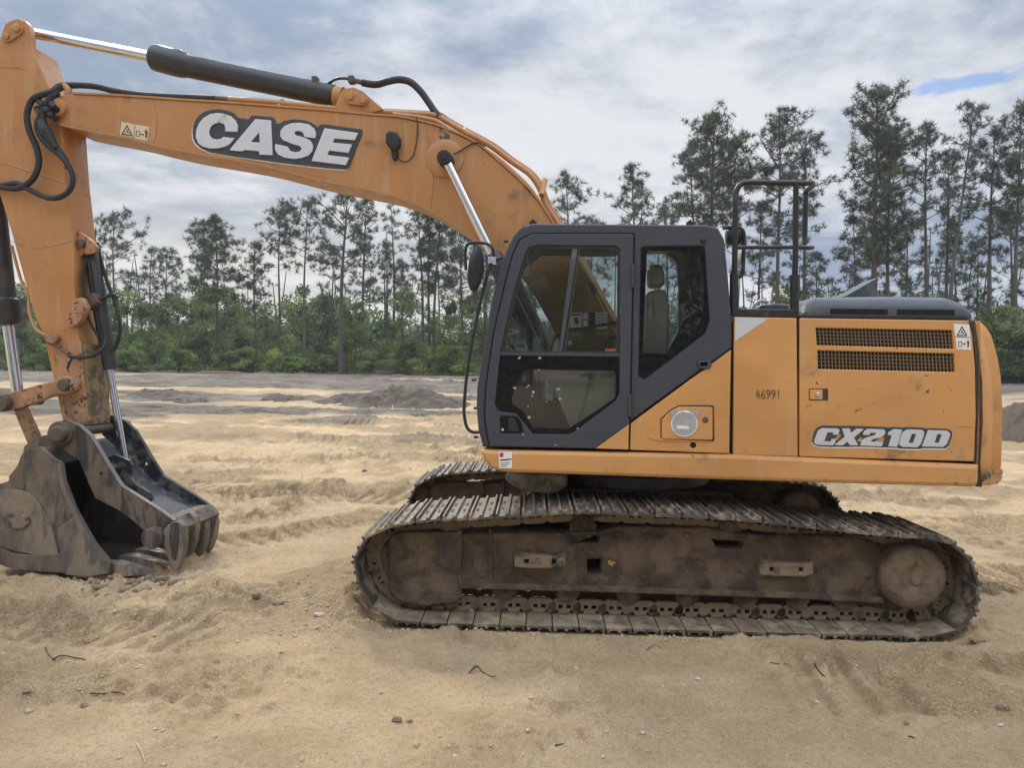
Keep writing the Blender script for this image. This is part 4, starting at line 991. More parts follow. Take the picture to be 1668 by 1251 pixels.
P('window_seal', UPW, YS-.012, .012, MA['black_rubber'], cab, bev=.002, top=False, r=6, holes=([(822, 572), (826, 548), (842, 478), (859, 418), (866, 408), (878, 405), (1001, 406), (1006, 412), (1004, 572)],), hr=5)
P('upper_window', [(819, 573), (824, 548), (840, 478), (857, 416), (864, 406), (878, 403), (1002, 404), (1009, 410), (1006, 573)], YS-.006, .004, MA['glass_side'], cab, bev=0, top=False, r=6)
P('window_divider', [(932, 405), (941, 405), (916, 573), (910, 573)], YS-.012, .016, MA['hood_grey'], cab, bev=.003, top=False)
P('window_divider', [(943, 405), (945, 405), (921, 573), (919, 573)], YS-.004, .010, MA['trim_grey'], cab, bev=.001, top=False, label='thin edge of the sliding pane')
P('window_header', [(857, 418), (866, 406), (878, 404), (1002, 405), (1007, 412), (1004, 417), (880, 415, 8), (862, 432)], YS+.002, .05, MA['charcoal'], cab, bev=0, top=False)
P('window_sill', [(812, 574), (1010, 575.5), (1009, 581), (811, 579)], YS-.016, .02, MA['charcoal'], cab, bev=.004, top=False)
CLR = [(852, 602), (1000, 604), (1003, 610), (1002, 648), (946, 686), (926, 698), (868, 697), (860, 682), (852, 670), (836, 660), (833, 652), (839, 631)]
P('black_border', LOW, YS-.010, .005, MA['black_gloss'], cab, bev=0, top=False, r=4, holes=(CLR,), hr=5)
P('lower_window', CLR, YS-.008, .003, MA['glass_side'], cab, bev=0, top=False, r=5)
hr_ = P('handle_recess', [(814, 677), (843, 678, 6), (850, 690), (853, 705), (815, 706)], YS-.027, .006, MA['black_gloss'], cab, bev=.001, top=False, r=4)
P('door_handle', [(827, 681), (838, 681), (847, 703), (828, 703)], YS-.040, .014, MA['black_steel'], cab, bev=.004, top=False, r=3)
mb = MB(); mb.lathe([(.010, 0), (.010, -.012), (.006, -.014)], U(819, 700, YS-.028), n=12); part('lock', mb, MA['chrome'], cab, 0)
for q in ([(1028, 431), (1034, 431), (1033, 470), (1028, 467)], [(1023, 643), (1029, 643), (1028, 681), (1023, 678)]):
    P('hinge', q, YS-.045, .045, MA['charcoal'], cab, bev=.01, top=False, r=2)
P('rear_seam', [(1032, 381), (1034.5, 381), (1029, 640), (1026.5, 640)], YS-.002, .004, MA['dark_void'], cab, bev=0, top=False)
RW = [(1045, 402), (1147, 401), (1150, 446), (1155, 523), (1147, 543), (1050, 617), (1041, 613)]
RC = [(1054, 408), (1139, 409), (1146, 446), (1147, 510), (1136, 535), (1095, 577), (1047, 575)]
P('rear_window_border', RW, YS-.006, .008, MA['black_gloss'], cab, bev=.001, top=False, r=5, holes=(RC,), hr=4)
P('rear_window', RC, YS-.002, .003, MA['glass_side'], cab, bev=0, top=False, r=4)
P('grab_handle', [(1135, 588), (1155, 586), (1160, 592), (1157, 601), (1139, 601)], YS-.030, .03, MA['charcoal'], cab, bev=.008, top=False, r=6, holes=([(1141, 591), (1152, 590), (1153, 596), (1142, 597)],), hr=2)
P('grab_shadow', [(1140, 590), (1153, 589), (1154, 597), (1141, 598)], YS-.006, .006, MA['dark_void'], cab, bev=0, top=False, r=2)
mb = MB(); mb.lathe([(.02, 0), (.02, -.02), (.012, -.03)], U(1146, 392, YS), n=16); part('plug', mb, MA['black_rubber'], cab, 0)
for (x, y) in ((868, 361), (1124, 362)): 
    mb = MB(); c = U(x, y+4, -1.1); mb.lathe([(.03, 0), (.03, .02), (.012, .022), (.012, .035)], (c.x, c.y, c.z), 'Z', 14); part('roof_cap', mb, MA['black_rubber'], cab, 0)
for (x, y) in ((772, 619), (775, 665), (775, 712), (824, 393)):
    mb = MB(); c = U(x+4, y, YS+.03); mb.lathe([(.010, -.035), (.010, .0)], (c.x, c.y, c.z), 'X', 12); part('bolt', mb, MA['black_rubber'], cab, 0)
# orange foot of the cab side (door corner and panel)
P('door_corner', [(970, 730.5), (1024.5, 691), (1023.5, 732.5)], YS-.027, .004, MA['orange'], cab, bev=.001, top=False)
csp = P('cab_side_panel', [(1027.5, 690), (1191, 570), (1188, 739), (1026, 733)], YS-.012, .06, MA['orange'], EX, bev=.006)
P('hatch_rim', [(1076, 682), (1092, 667), (1106, 660), (1163, 660), (1164, 719), (1076, 717)], YS-.016, .006, MA['gasket'], csp, bev=.001, top=False, r=4)
P('hatch', [(1078, 684), (1093, 669), (1107, 662.5), (1161, 663), (1161, 717), (1078, 715)], YS-.030, .018, MA['orange'], csp, bev=.006, top=False, r=4)
P('pressed_ridge', [(1055, 708), (1076, 714), (1160, 719), (1160, 721), (1076, 719), (1056, 714)], YS-.018, .008, MA['orange'], csp, bev=.003, top=False, r=3)
mb = MB(); cc = U(1114.5, 690.5, YS-.030); mb.lathe([(.098, 0), (.098, -.006), (.090, -.012), (.086, -.006), (.0, -.006)], cc, n=40); part('filler_ring', mb, MA['decal_white'], csp, 0)
P('torn_foil', [(1096, 668), (1104, 672), (1112, 669), (1120, 672), (1136, 668), (1141, 672), (1134, 684), (1134, 700), (1124, 710), (1108, 710), (1097, 702), (1094, 685), (1092, 672)], YS-.040, .003, MA['foil'], csp, bev=.001, top=False)
P('foil_label', [(1103, 693), (1122, 694), (1122, 699), (1103, 698)], YS-.0415, .001, MA['decal_white'], csp, bev=0, top=False)
mb = MB(); mb.lathe([(.022, 0), (.020, -.008), (.012, -.010)], U(1149, 684, YS-.030), n=16); part('lock', mb, MA['pin_steel'], csp, 0)
mb = MB(); mb.lathe([(.022, 0), (.022, -.002)], U(1129, 725, YS-.012), n=16); part('drain_hole', mb, MA['dark_void'], csp, 0)
# splashes of bird mess and mud on the door
RS = random.Random(4)
for i, (x, y, s) in enumerate(((846, 583, 4), (879, 583, 4), (838, 632, 4), (861, 628, 3), (869, 639, 4), (867, 645, 3), (910, 634, 4), (912, 650, 4), (862, 680, 4), (941, 698, 3), (852, 708, 2.5), (905, 725, 2.5), (878, 602, 2), (860, 662, 2), (916, 664, 1.6), (858, 631, 2.4), (802, 638, 1.3), (955, 622, 1.2), (890, 655, 1.6))):
    s *= .72; pts = [(x+s*math.cos(k_/9*6.28)*RS.uniform(.45, 1.2), y+s*.8*math.sin(k_/9*6.28)*RS.uniform(.45, 1.2)) for k_ in range(9)]
    P('bird_splash', pts, YS-.028 if (y > 700 or x > 940) else YS-.013, .002, MA['bird_mess'], cab, bev=0, top=False)

# cab inside
seat = [(1005, 640, 10), (1000, 612), (1040, 600), (1050, 590), (1055, 520), (1058, 470, 8), (1082, 462, 8), (1092, 520), (1095, 640, 10)]
P('seat_back', [(1046, 588, 8), (1052, 520), (1056, 474, 6), (1084, 470, 6), (1092, 500), (1088, 600, 8)], -1.08, .42, MA['seat_fabric'], cab, bev=.05, top=False)
P('headrest', [(1058, 466), (1057, 438), (1064, 430), (1078, 430), (1083, 442), (1082, 466)], -.99, .24, MA['seat_fabric'], cab, bev=.04, top=False, r=6)
P('seat_cushion', [(905, 622, 12), (1060, 606, 8), (1060, 645, 8), (915, 664, 12)], -1.10, .46, MA['seat_fabric'], cab, bev=.05, top=False)
P('seat_base', [(925, 660), (1050, 645), (1050, 722), (945, 722)], -1.04, .4, MA['trim_beige'], cab, bev=.02, top=False)
P('side_console', [(880, 600, 6), (1035, 586, 6), (1040, 612), (1000, 700), (930, 700), (905, 640)], -1.24, .12, MA['trim_beige'], cab, bev=.02, top=False)
P('console_strut', [(962, 606), (967, 606), (944, 690), (940, 690)], -1.262, .01, MA['trim_grey'], cab, bev=.002, top=False)
P('far_console', [(870, 600, 6), (1035, 578, 6), (1040, 640), (880, 650)], -.62, .16, MA['trim_grey'], cab, bev=.02, top=False)
P('monitor', [(905, 578), (930, 560), (938, 590), (912, 604)], -.52, .08, MA['black_rubber'], cab, bev=.01, top=False)
tubeU('lever_guard', [(897, 576, -1.1), (900, 560, -1.1), (908, 546, -1.1), (924, 539, -1.1), (960, 533, -1.1), (1004, 525, -1.1)], .011, MA['black_steel'], cab, top=False)
tubeU('joystick', [(1000, 600, -1.12), (998, 580, -1.12), (994, 566, -1.12)], .012, MA['black_rubber'], cab, top=False, k=3)
mb = MB(); c = U(994, 560, -1.12); mb.lathe([(.012, -.05), (.024, -.02), (.026, .02), (.016, .05)], c, 'Z', 14); part('joystick_grip', mb, MA['black_rubber'], cab, 0)
tubeU('travel_lever', [(872, 690, -.95), (866, 640, -.95), (862, 606, -.95)], .011, MA['black_steel'], cab, top=False, k=3)
tubeU('travel_lever', [(884, 690, -.80), (879, 640, -.80), (876, 606, -.80)], .011, MA['black_steel'], cab, top=False, k=3)
tubeU('hand_loop', [(985, 575, -.6), (987, 555, -.6), (998, 548, -.6), (1005, 552, -.6)], .012, MA['black_rubber'], cab, top=False)
P('floor_mat', [(800, 714), (1010, 716), (1010, 722), (800, 720)], -1.2, .75, MA['black_rubber'], cab, bev=.004, top=False)
# papers on the far window
def paper(q, y, m='decal_white', nm='notice_sheet'): P(nm, q, y, .002, MA[m], cab, bev=0, top=False)
for q, m in (([(928, 509), (948, 509), (948, 533), (928, 534)], 'decal_white'), ([(950, 509), (957, 509), (957, 520), (950, 520)], 'decal_white'), ([(958, 509), (968, 509), (968, 520), (958, 520)], 'ink'), ([(950, 522), (957, 522), (957, 532), (950, 532)], 'decal_white'), ([(958, 522), (968, 522), (968, 530), (958, 530)], 'ink'), ([(970, 509), (989, 508), (989, 536), (970, 536)], 'decal_white'),
             ([(927, 541), (946, 541), (946, 548), (927, 550)], 'decal_yellow'), ([(973, 540), (989, 539), (989, 547), (973, 548)], 'decal_yellow'), ([(925, 555), (932, 555), (932, 566), (925, 566)], 'decal_white'), ([(934, 555), (943, 554), (943, 566), (934, 566)], 'ink'), ([(898, 557), (908, 557), (908, 573), (898, 573)], 'decal_white')):
    paper(q, -.430, m)
P('sheet_print', [(930, 511), (946, 511), (946, 513.5), (930, 513.5)], -.4325, .001, MA['ink'], cab, bev=0, top=False)
P('sheet_print', [(935, 518), (941, 517), (943, 526), (937, 529)], -.4325, .001, MA['ink'], cab, bev=0, top=False, r=1)
for k_ in range(5): P('sheet_print', [(972, 512+4.6*k_), (987, 511.6+4.6*k_), (987, 513+4.6*k_), (972, 513.4+4.6*k_)], -.4325, .001, MA['trim_grey'], cab, bev=0, top=False)
P('no_entry_sticker', [(986, 568), (1004, 568), (1004, 576), (986, 576)], YS-.0068, .0006, MA['decal_red'], cab, bev=0, top=False)
# grab bar, mirror
gb = tubeU('grab_bar', [(782, 704, YS-.02), (770, 704, YS-.05), (761, 697, YS-.06), (757, 682, YS-.06), (756, 660, YS-.06), (761, 606, YS-.06), (769, 555, YS-.06), (781, 498, YS-.06), (792, 455, YS-.06), (797, 436, YS-.05), (803, 425, YS-.02), (817, 420, YS+.02)], .0125, MA['black_steel'], cab, top=False, k=4)
tubeU('mirror_bracket', [(759, 440, YS-.07), (758, 420, YS-.07), (759, 404, YS-.07), (764, 396, YS-.07), (780, 395, YS-.07), (796, 398, YS-.06), (803, 408, YS-.05), (805, 425, YS-.03)], .0115, MA['black_steel'], cab, top=False, k=4)
mb = MB(); mb.lathe([(.0, -.03), (.06, -.028), (.074, -.012), (.074, .012), (.06, .03), (0, .034)], (0, 0, 0), 'X', 28)
c = U(775, 438, YS-.09)
for i, v in enumerate(mb.v): q = Matrix.Rotation(math.radians(6), 3, 'Y') @ (Matrix.Rotation(math.radians(-22), 3, 'Z') @ Vector((v[0]*.95, v[1]*1.15, v[2]*2.25))); mb.v[i] = (q.x+c.x, q.y+c.y, q.z+c.z)
part('side_mirror', mb, MA['black_rubber'], cab, 0, 50)
mb = MB(); mb.box((-.03, -.03, -.025), (.03, .03, .025), Matrix.Translation(U(802, 424, YS-.04))); part('mirror_clamp', mb, MA['chrome'], cab, 0)
mb = MB(); c = U(812, 447, -.36); mb.lathe([(.04, -.05), (.075, -.03), (.08, .03), (.05, .05)], (0, 0, 0), 'X', 20)
for i, v in enumerate(mb.v): mb.v[i] = (v[0]*.6+c.x, v[1]+c.y, v[2]*1.5+c.z)
part('far_mirror', mb, MA['black_rubber'], cab, 0, 50)

# ---- boom
BY0, BY1 = -.23, .22
TOP = [(92, 158), (96, 155), (117, 152), (201, 156), (300, 163), (352, 166), (460, 174), (536, 180), (607, 187), (646, 190), (693, 199), (730, 211), (776, 233), (809, 260), (850, 297), (878, 329), (898, 360), (930, 410), (970, 475), (1005, 545), (1020, 590)]
BOT = [(1020, 625), (990, 650), (955, 640), (925, 590), (893, 520), (858, 460), (818, 417), (774, 387), (739, 364), (697, 340), (637, 316), (534, 295), (477, 281), (409, 264), (300, 245), (248, 235), (195, 222), (131, 208), (98, 204), (84, 198), (79, 185), (80, 168)]
boom = P('boom', TOP+BOT, BY0, BY1-BY0, MA['orange_boom'], EX, bev=.012)
# side flange strips so that the lower edge reads as a welded lip
low = [(98, 204), (131, 211), (195, 223), (248, 236), (300, 247), (409, 266), (477, 283), (534, 297), (637, 318), (697, 342), (739, 366), (774, 389), (818, 419), (858, 462), (893, 522)]
def ribbon(name, pts, w_, y0, y1, mat, parent, up=1):
    mb = MB(); q = [U(a, b_, y0) for a, b_ in pts]; V = []; n_ = len(q)
    for i, p in enumerate(q):
        t_ = (q[min(i+1, n_-1)]-q[max(i-1, 0)]).normalized(); nn = Vector((-t_.z, 0, t_.x))*w_*up
        V += [(p.x, y0, p.z), (p.x, y1, p.z), (p.x+nn.x, y1, p.z+nn.z), (p.x+nn.x, y0, p.z+nn.z)]
    Fs = []
    for i in range(n_-1):
        for k_ in range(4): Fs.append((i*4+k_, i*4+(k_+1) % 4, (i+1)*4+(k_+1) % 4, (i+1)*4+k_))
    Fs += [(0, 1, 2, 3), (n_*4-4, n_*4-3, n_*4-2, n_*4-1)]
    mb.add(V, Fs); return part(name, mb, mat, parent, 0, 30)
ribbon('bottom_plate', spline(low, 3), .022, BY0-.028, BY1+.028, MA['orange_boom'], boom)
ribbon('top_plate', spline(TOP[2:-2], 3), .018, BY0-.012, BY1+.012, MA['orange_boom'], boom)
def boss(px, py, y0, prof, mat, parent, n=28, nm='pin_boss', fr=U):
    mb = MB(); c = fr(px, py, y0); mb.lathe(prof, c, n=n); return part(nm, mb, mat, parent, 0)
boss(97, 176, BY0, [(.085, .02), (.085, -.03), (.078, -.04), (.04, -.042), (.036, -.055), (.0, -.056)], MA['orange_boom'], boom)
boss(725, 258, BY0, [(.17, .01), (.17, -.012), (.16, -.018), (.10, -.018)], MA['orange_boom'], boom, 36)
# hazard sticker on the boom
st = P('warning_sticker', [(198, 198), (243, 206), (240, 229), (195, 221)], BY0-.002, .002, MA['decal_cream'], boom, bev=0, top=False)
tri_sign((207, 212.5), 10, BY0-.0035, boom, 1.5, inner='decal_cream')
P('sticker_line', [(219.5, 202), (220.3, 202), (218, 225), (217.2, 225)], BY0-.0035, .001, MA['ink'], boom, bev=0, top=False)
P('pictogram', [(222, 212), (228, 213), (227, 222), (221, 221)], BY0-.0035, .001, MA['ink'], boom, bev=0, top=False, holes=([(222.8, 213), (227.2, 213.8), (226.4, 221), (221.9, 220.3)],))
P('pictogram', [(228, 218), (230, 216.5), (230, 217.5), (233, 218), (233, 217), (235, 219), (233, 220.7), (233, 219.5), (230, 219), (230, 220)], BY0-.0035, .001, MA['ink'], boom, bev=0, top=False)
man(238, 224, 14, BY0-.0035, boom, MA['ink'])
# emblem
def z4(pts): return [(x/3.679+300, y/3.679+60) for x, y in pts]
EB = [(48, 575), (50, 540), (62, 505), (85, 470), (120, 446), (160, 434), (210, 430), (262, 440), (298, 455), (318, 478), (335, 484), (385, 490), (402, 470), (425, 468), (530, 478), (545, 494), (545, 514), (565, 518), (600, 500), (660, 490), (720, 496), (765, 512), (800, 540), (812, 524), (835, 520), (1068, 553), (1064, 580), (985, 780), (970, 793), (830, 782), (600, 755), (300, 714), (150, 688), (100, 665), (65, 635), (52, 605)]
em = P('emblem_backing', z4([(x-3, y+9) for x, y in EB]), BY0-.003, .004, MA['decal_white'], boom, bev=0, top=False, r=2)
P('emblem_backing', z4(EB), BY0-.014, .013, MA['decal_dark'], boom, bev=.004, top=False, r=2)
CASE = [
 [[(318, 568), (322, 530), (308, 500), (280, 474), (240, 458), (200, 454), (155, 460), (112, 484), (85, 520), (70, 560), (68, 600), (82, 635), (110, 656), (150, 667), (200, 667), (245, 656), (275, 638), (302, 605), (235, 598), (215, 610), (190, 613), (165, 605), (150, 585), (150, 560), (162, 532), (185, 517), (212, 512), (236, 520), (245, 540), (243, 565)]],
 [[(425, 490), (520, 498), (530, 708), (450, 704), (447, 684), (365, 676), (345, 685), (268, 678)], [(448, 572), (452, 632), (398, 628)]],
 [[(785, 606), (790, 578), (778, 545), (745, 522), (690, 512), (640, 516), (598, 532), (575, 562), (574, 592), (592, 618), (640, 638), (690, 652), (704, 668), (692, 684), (665, 690), (635, 682), (618, 655), (543, 640), (543, 675), (562, 704), (600, 722), (650, 730), (700, 726), (745, 710), (768, 682), (772, 648), (755, 618), (715, 600), (670, 588), (658, 576), (668, 564), (692, 562), (712, 574), (720, 598)]],
 [[(840, 545), (1042, 574), (1022, 618), (900, 608), (890, 632), (1006, 642), (985, 694), (868, 680), (858, 706), (990, 722), (968, 768), (762, 742)]]]
for lp in CASE:
    lp = [z4(q) for q in lp]
    P('emblem_letter', lp[0], BY0-.030, .017, MA['silver'], boom, bev=.005, top=False, r=1.2, holes=lp[1:], hr=1)
P('grease_stain', [(716, 206), (728, 208), (733, 214), (732, 228), (734, 244), (727, 246), (720, 246), (714, 243), (717, 228), (713, 216)], BY0-.0015, .001, MA['scuffed'], boom, bev=0, top=False, r=3)
# boom lamp and cables
mb = MB(); c = U(638, 230, BY0-.05)
lamp = P('boom_lamp', [(628, 216), (634, 211), (645, 214), (651, 224), (650, 236), (642, 243), (632, 238), (627, 230)], BY0-.11, .09, MA['black_rubber'], boom, bev=.02, top=False, r=3)
P('lamp_bracket', [(636, 238), (646, 240), (648, 250), (644, 260), (639, 259), (637, 248)], BY0-.05, .05, MA['black_rubber'], boom, bev=.008, top=False, r=1)
tubeU('cable', [(678, 190, BY0-.012), (680, 205, BY0-.012), (679, 225, BY0-.012), (674, 250, BY0-.012), (664, 262, BY0-.012), (654, 262, BY0-.012), (647, 254, BY0-.02), (643, 246, BY0-.03)], .0045, MA['black_rubber'], boom, top=False)
tubeU('cable', [(739, 251, BY0-.06), (752, 244, BY0-.03), (763, 237, BY0-.015), (776, 232, BY0-.01), (790, 238, BY0-.01)], .007, MA['black_rubber'], boom, top=False)
# steel pipes along the top of the boom
PIPE1 = [(372, 161, -.12), (450, 167, -.12), (540, 176, -.12), (620, 182, -.12), (690, 186, -.12), (712, 188, -.12), (728, 198, -.12), (760, 216, -.12), (800, 238, -.12), (832, 262, -.12), (862, 283, -.12), (878, 305, -.12), (890, 335, -.12), (911, 368, -.12), (950, 435, -.12), (1005, 535, -.12)]
PIPE2 = [(640, 186, -.2), (700, 194, -.2), (724, 205, -.2), (756, 225, -.2), (800, 250, -.2), (836, 280, -.2), (862, 306, -.2), (884, 338, -.2), (904, 372, -.2), (945, 445, -.2), (995, 540, -.2)]
tubeU('hydraulic_pipe', PIPE1, .026, MA['orange_boom'], boom, top=False, k=5)
tubeU('hydraulic_pipe', PIPE2, .022, MA['orange_boom'], boom, top=False, k=5)
tubeU('hydraulic_pipe', [(x+4, y-2, .02) for x, y, _ in PIPE1[3:]], .024, MA['orange_boom'], boom, top=False, k=5)
for (x, y, a_, b3) in ((455, 170, 12, 6), (752, 218, 17, 8), (884, 304, 9, 14)):
    tubeU('pipe_clamp', [(x-a_*.2, y+b3, -.16), (x+a_*.4, y-b3*.8, -.05)], .028, MA['orange_boom'], boom, top=False, k=1)
# arm cylinder on top of the boom
AC = lambda px, py: U(px, py, 0.)
rod = tubeU('arm_cylinder_rod', [(52, 53, 0.), (250, 93, 0.)], .050, MA['chrome'], EX, k=1, n=24)
ac = tubeU('arm_cylinder', [(248, 92.5, 0., .10), (251, 93, 0., .118), (256, 94, 0., .124), (290, 103, 0., .124), (301, 106, 0., .118), (306, 107.5, 0., .104), (545, 156, 0., .104), (546, 156, 0., .09)], 0, MA['cylinder_black'], EX, k=1, n=32)
tubeU('end_cap', [(545, 156, 0.), (558, 158.5, 0.)], .098, MA['orange_boom'], ac, top=False, k=1, n=28)
tubeU('head_port', [(262, 84, -.04), (293, 88, -.04), (302, 94, -.02)], .045, MA['cylinder_black'], ac, top=False, k=2, n=12)
tubeU('oil_pipe', [(300, 92, -.04), (330, 100, -.04), (420, 119, -.04), (500, 135, -.04), (513, 138, -.05), (528, 138.5, -.05), (537, 134, -.05), (548, 128, -.05), (562, 127, -.05), (570, 129, -.05)], .014, MA['cylinder_black'], ac, top=False)
for x, y in ((514, 131), (573, 130)):
    mb = MB(); mb.box((-.025, -.04, -.03), (.025, .04, .03), Matrix.Translation(U(x, y, -.04))); part('pipe_block', mb, MA['pin_steel'], ac, 0)
tubeU('fitting', [(578, 131, -.05), (596, 135, -.05)], .024, MA['pin_steel'], ac, top=False, k=1, n=12)
tubeU('hose', [(590, 134, -.05), (612, 137, -.05), (632, 132, -.06), (650, 129, -.06), (668, 133, -.06), (684, 147, -.07), (698, 166, -.08), (708, 181, -.1), (716, 190, -.12)], .033, MA['black_rubber'], boom, top=False)
for y0 in (-.17, .11):
    P('cylinder_bracket', [(546, 172), (553, 153), (562, 143), (576, 141), (590, 147), (605, 160), (626, 178), (600, 184), (550, 180)], y0, .06, MA['orange_boom'], boom, bev=.008, top=False, r=3)
P('pin_link', [(560, 158), (562, 150), (570, 147), (594, 155), (600, 160), (598, 168), (590, 171), (565, 168)], -.20, .03, MA['orange_boom'], boom, bev=.006, top=False, r=6)
for x, y in ((570, 156), (591, 162)): boss(x, y, -.205, [(.034, 0), (.034, -.014), (.02, -.016)], MA['orange_boom'], boom, 18, 'bolt')
# boom lifting cylinders, one on each side
for y, nm in ((-.36, 'near'), (.36, 'far')):
    tubeU('boom_cylinder_rod', [(725+0, 258, -.36), (806, 424, -.36)] if y < 0 else [(741, 262, .36), (815, 410, .36)], .040, MA['chrome'], EX, k=1, n=24)
    if y < 0:
        bc = tubeU('boom_cylinder', [(801, 414, y, .07), (803, 418, y, .085), (812, 436, y, .088), (816, 446, y, .075), (905, 629, y, .075)], 0, MA['cylinder_black'], EX, k=1, n=24)
        tubeU('oil_pipe', [(822, 440, y-.08), (862, 522, y-.09), (890, 580, y-.08)], .011, MA['trim_grey'], bc, top=False, k=1)
    else: tubeU('boom_cylinder', [(812, 405, y, .075), (814, 409, y, .085), (822, 426, y, .085), (825, 432, y, .075), (902, 600, y, .075)], 0, MA['cylinder_black'], EX, k=1, n=24)
mb = MB(); c = U(725, 258, -.36); mb.lathe([(.03, .10), (.068, .10), (.068, -.05), (.060, -.062), (.030, -.064), (.026, -.075), (0, -.076)], c, n=10); part('cylinder_eye', mb, MA['black_rubber'], EX)
for i in range(6):
    pass

# ---- arm (stick)
AY0, AY1 = -.19, .17
AR = [(4, 50), (8, 38), (18, 32), (30, 29), (41, 33), (48, 42), (51, 58), (52, 75), (60, 100), (80, 143), (101, 206), (104, 250), (107, 290), (116, 369), (121, 410), (122, 475), (130, 567), (136, 625), (141, 692)]
AL = [(103, 690), (87, 616), (71, 548), (57, 516), (41, 461), (19, 380), (0, 318), (-22, 250), (-40, 190), (-44, 140), (-20, 95), (-2, 66)]
arm = P('arm', AR[7:]+AL[:-1]+[(20, 80)], AY0, AY1-AY0, MA['orange_boom'], EX, bev=.010)
for y0, y1 in ((AY0-.004, AY0+.06), (AY1-.06, AY1+.004)):
    P('arm_ear', AR[:10]+[(92, 180), (70, 150, 20), (40, 112, 20), (0, 110), (-30, 118), (-20, 95), (-2, 66)], y0, y1-y0, MA['orange_boom'], arm, bev=.008, top=False)
P('pin_plate', [(3, 62), (5, 52), (23, 38), (32, 38), (37, 47), (34, 54), (17, 66), (8, 68)], AY0-.024, .024, MA['orange_boom'], arm, bev=.006, top=False, r=6)
boss(28, 45, AY0-.024, [(.040, 0), (.040, -.018), (.028, -.022)], MA['orange_boom'], arm, 20, 'bolt'); boss(11, 59, AY0-.024, [(.030, 0), (.030, -.016), (.02, -.02)], MA['orange_boom'], arm, 20, 'bolt')
P('weld_strip', [(78, 380), (82, 380), (128, 600), (124, 600)], AY0-.001, .002, MA['orange_boom'], arm, bev=0, top=False)
tubeU('weld_bead', [(2, 263, AY0-.001), (50, 279, AY0-.001), (106, 298, AY0-.001)], .006, MA['orange_boom'], arm, top=False, k=3, n=6)
tubeU('weld_bead', [(18, 392, AY0-.001), (60, 404, AY0-.001), (118, 392, AY0-.001)], .004, MA['orange_boom'], arm, top=False, k=3, n=6)
tubeU('weld_bead', [(690, 199, BY0-.001), (700, 240, BY0-.001), (706, 290, BY0-.001), (700, 338, BY0-.001)], .005, MA['orange_boom'], boom, top=False, k=4, n=6)
tubeU('weld_bead', [(250, 160, BY0-.001), (256, 200, BY0-.001), (250, 234, BY0-.001)], .004, MA['orange_boom'], boom, top=False, k=3, n=6)
# worn, muddy end sleeve
P('arm_foot', [(100, 640), (138, 634), (142, 694, 10), (108, 694, 10)], AY0-.006, AY1-AY0+.012, MA['orange_worn'], arm, bev=.01, top=False)
P('worn_face', [(85, 560), (132, 556), (138, 640), (98, 645)], AY0-.003, .02, MA['orange_worn'], arm, bev=.002, top=False)
mb = MB(); pts = [(139, 600), (141, 650), (143, 700)]
q0 = U(136, 560, AY0+.02); q1 = U(141, 692, AY0+.02)
mb.add([(q0.x+.02, AY0+.02, q0.z), (q1.x+.02, AY0+.02, q1.z), (q1.x+.03, AY1-.02, q1.z), (q0.x+.03, AY1-.02, q0.z), (q0.x-.05, AY0+.02, q0.z), (q1.x-.05, AY0+.02, q1.z), (q1.x-.05, AY1-.02, q1.z), (q0.x-.05, AY1-.02, q0.z)], [(0,1,2,3),(0,3,7,4),(1,5,6,2),(0,4,5,1),(3,2,6,7)])
part('serial_plate', mb, MA['arm_tip'], arm, 0, 0)
# hoses over the joint
tubeU('hose', [(352, 160, -.1), (300, 158, -.1), (235, 154.5, -.1), (188, 148, -.12), (154, 140, -.14), (114, 138, -.18), (97, 140, -.22), (84, 149, -.27), (67, 154, -.3), (52, 163, -.3), (44, 186, -.3), (48, 213, -.29), (60, 242, -.28), (63, 268, -.28), (52, 293, -.28), (30, 306, -.27), (7, 305, -.25), (-12, 300, -.2)], .029, MA['black_rubber'], EX, k=5)
tubeU('hose', [(150, 139, -.05), (125, 139, -.1), (102, 142, -.2), (84, 155, -.27), (70, 178, -.3), (60, 204, -.3), (66, 222, -.3), (80, 238, -.3), (101, 256, -.29), (117, 281, -.28), (117, 303, -.28), (102, 319, -.28), (78, 322, -.28), (50, 310, -.27), (30, 299, -.27), (12, 300, -.26), (-14, 306, -.2)], .026, MA['black_rubber'], EX, k=5)
tubeU('hose', [(95, 150, -.24), (76, 168, -.29), (70, 192, -.3), (80, 215, -.3), (92, 240, -.29), (108, 262, -.27), (110, 275, -.25)], .026, MA['black_rubber'], EX, k=5)
tubeU('hose_sleeve', [(66, 196, -.3, .03), (72, 210, -.31, .05), (80, 224, -.3, .045), (92, 242, -.3, .03)], 0, MA['black_rubber'], EX, k=3, n=9)
for i, (x, y, a_) in enumerate(((70, 168, 8), (78, 178, 9), (84, 186, 7), (66, 182, 6), (88, 172, 6))):
    tubeU('hose_wrap', [(x-a_, y-6, -.27), (x, y+2, -.31), (x+a_, y+7, -.26)], .030, MA['black_rubber'], EX, k=2, n=7)
tubeU('hose_clip', [(104, 138, -.2), (112, 147, -.2), (109, 156, -.2)], .032, MA['orange_boom'], EX, k=2)
tubeU('fitting', [(352, 160.5, -.1), (378, 163, -.1)], .030, MA['pin_steel'], EX, k=1, n=10)
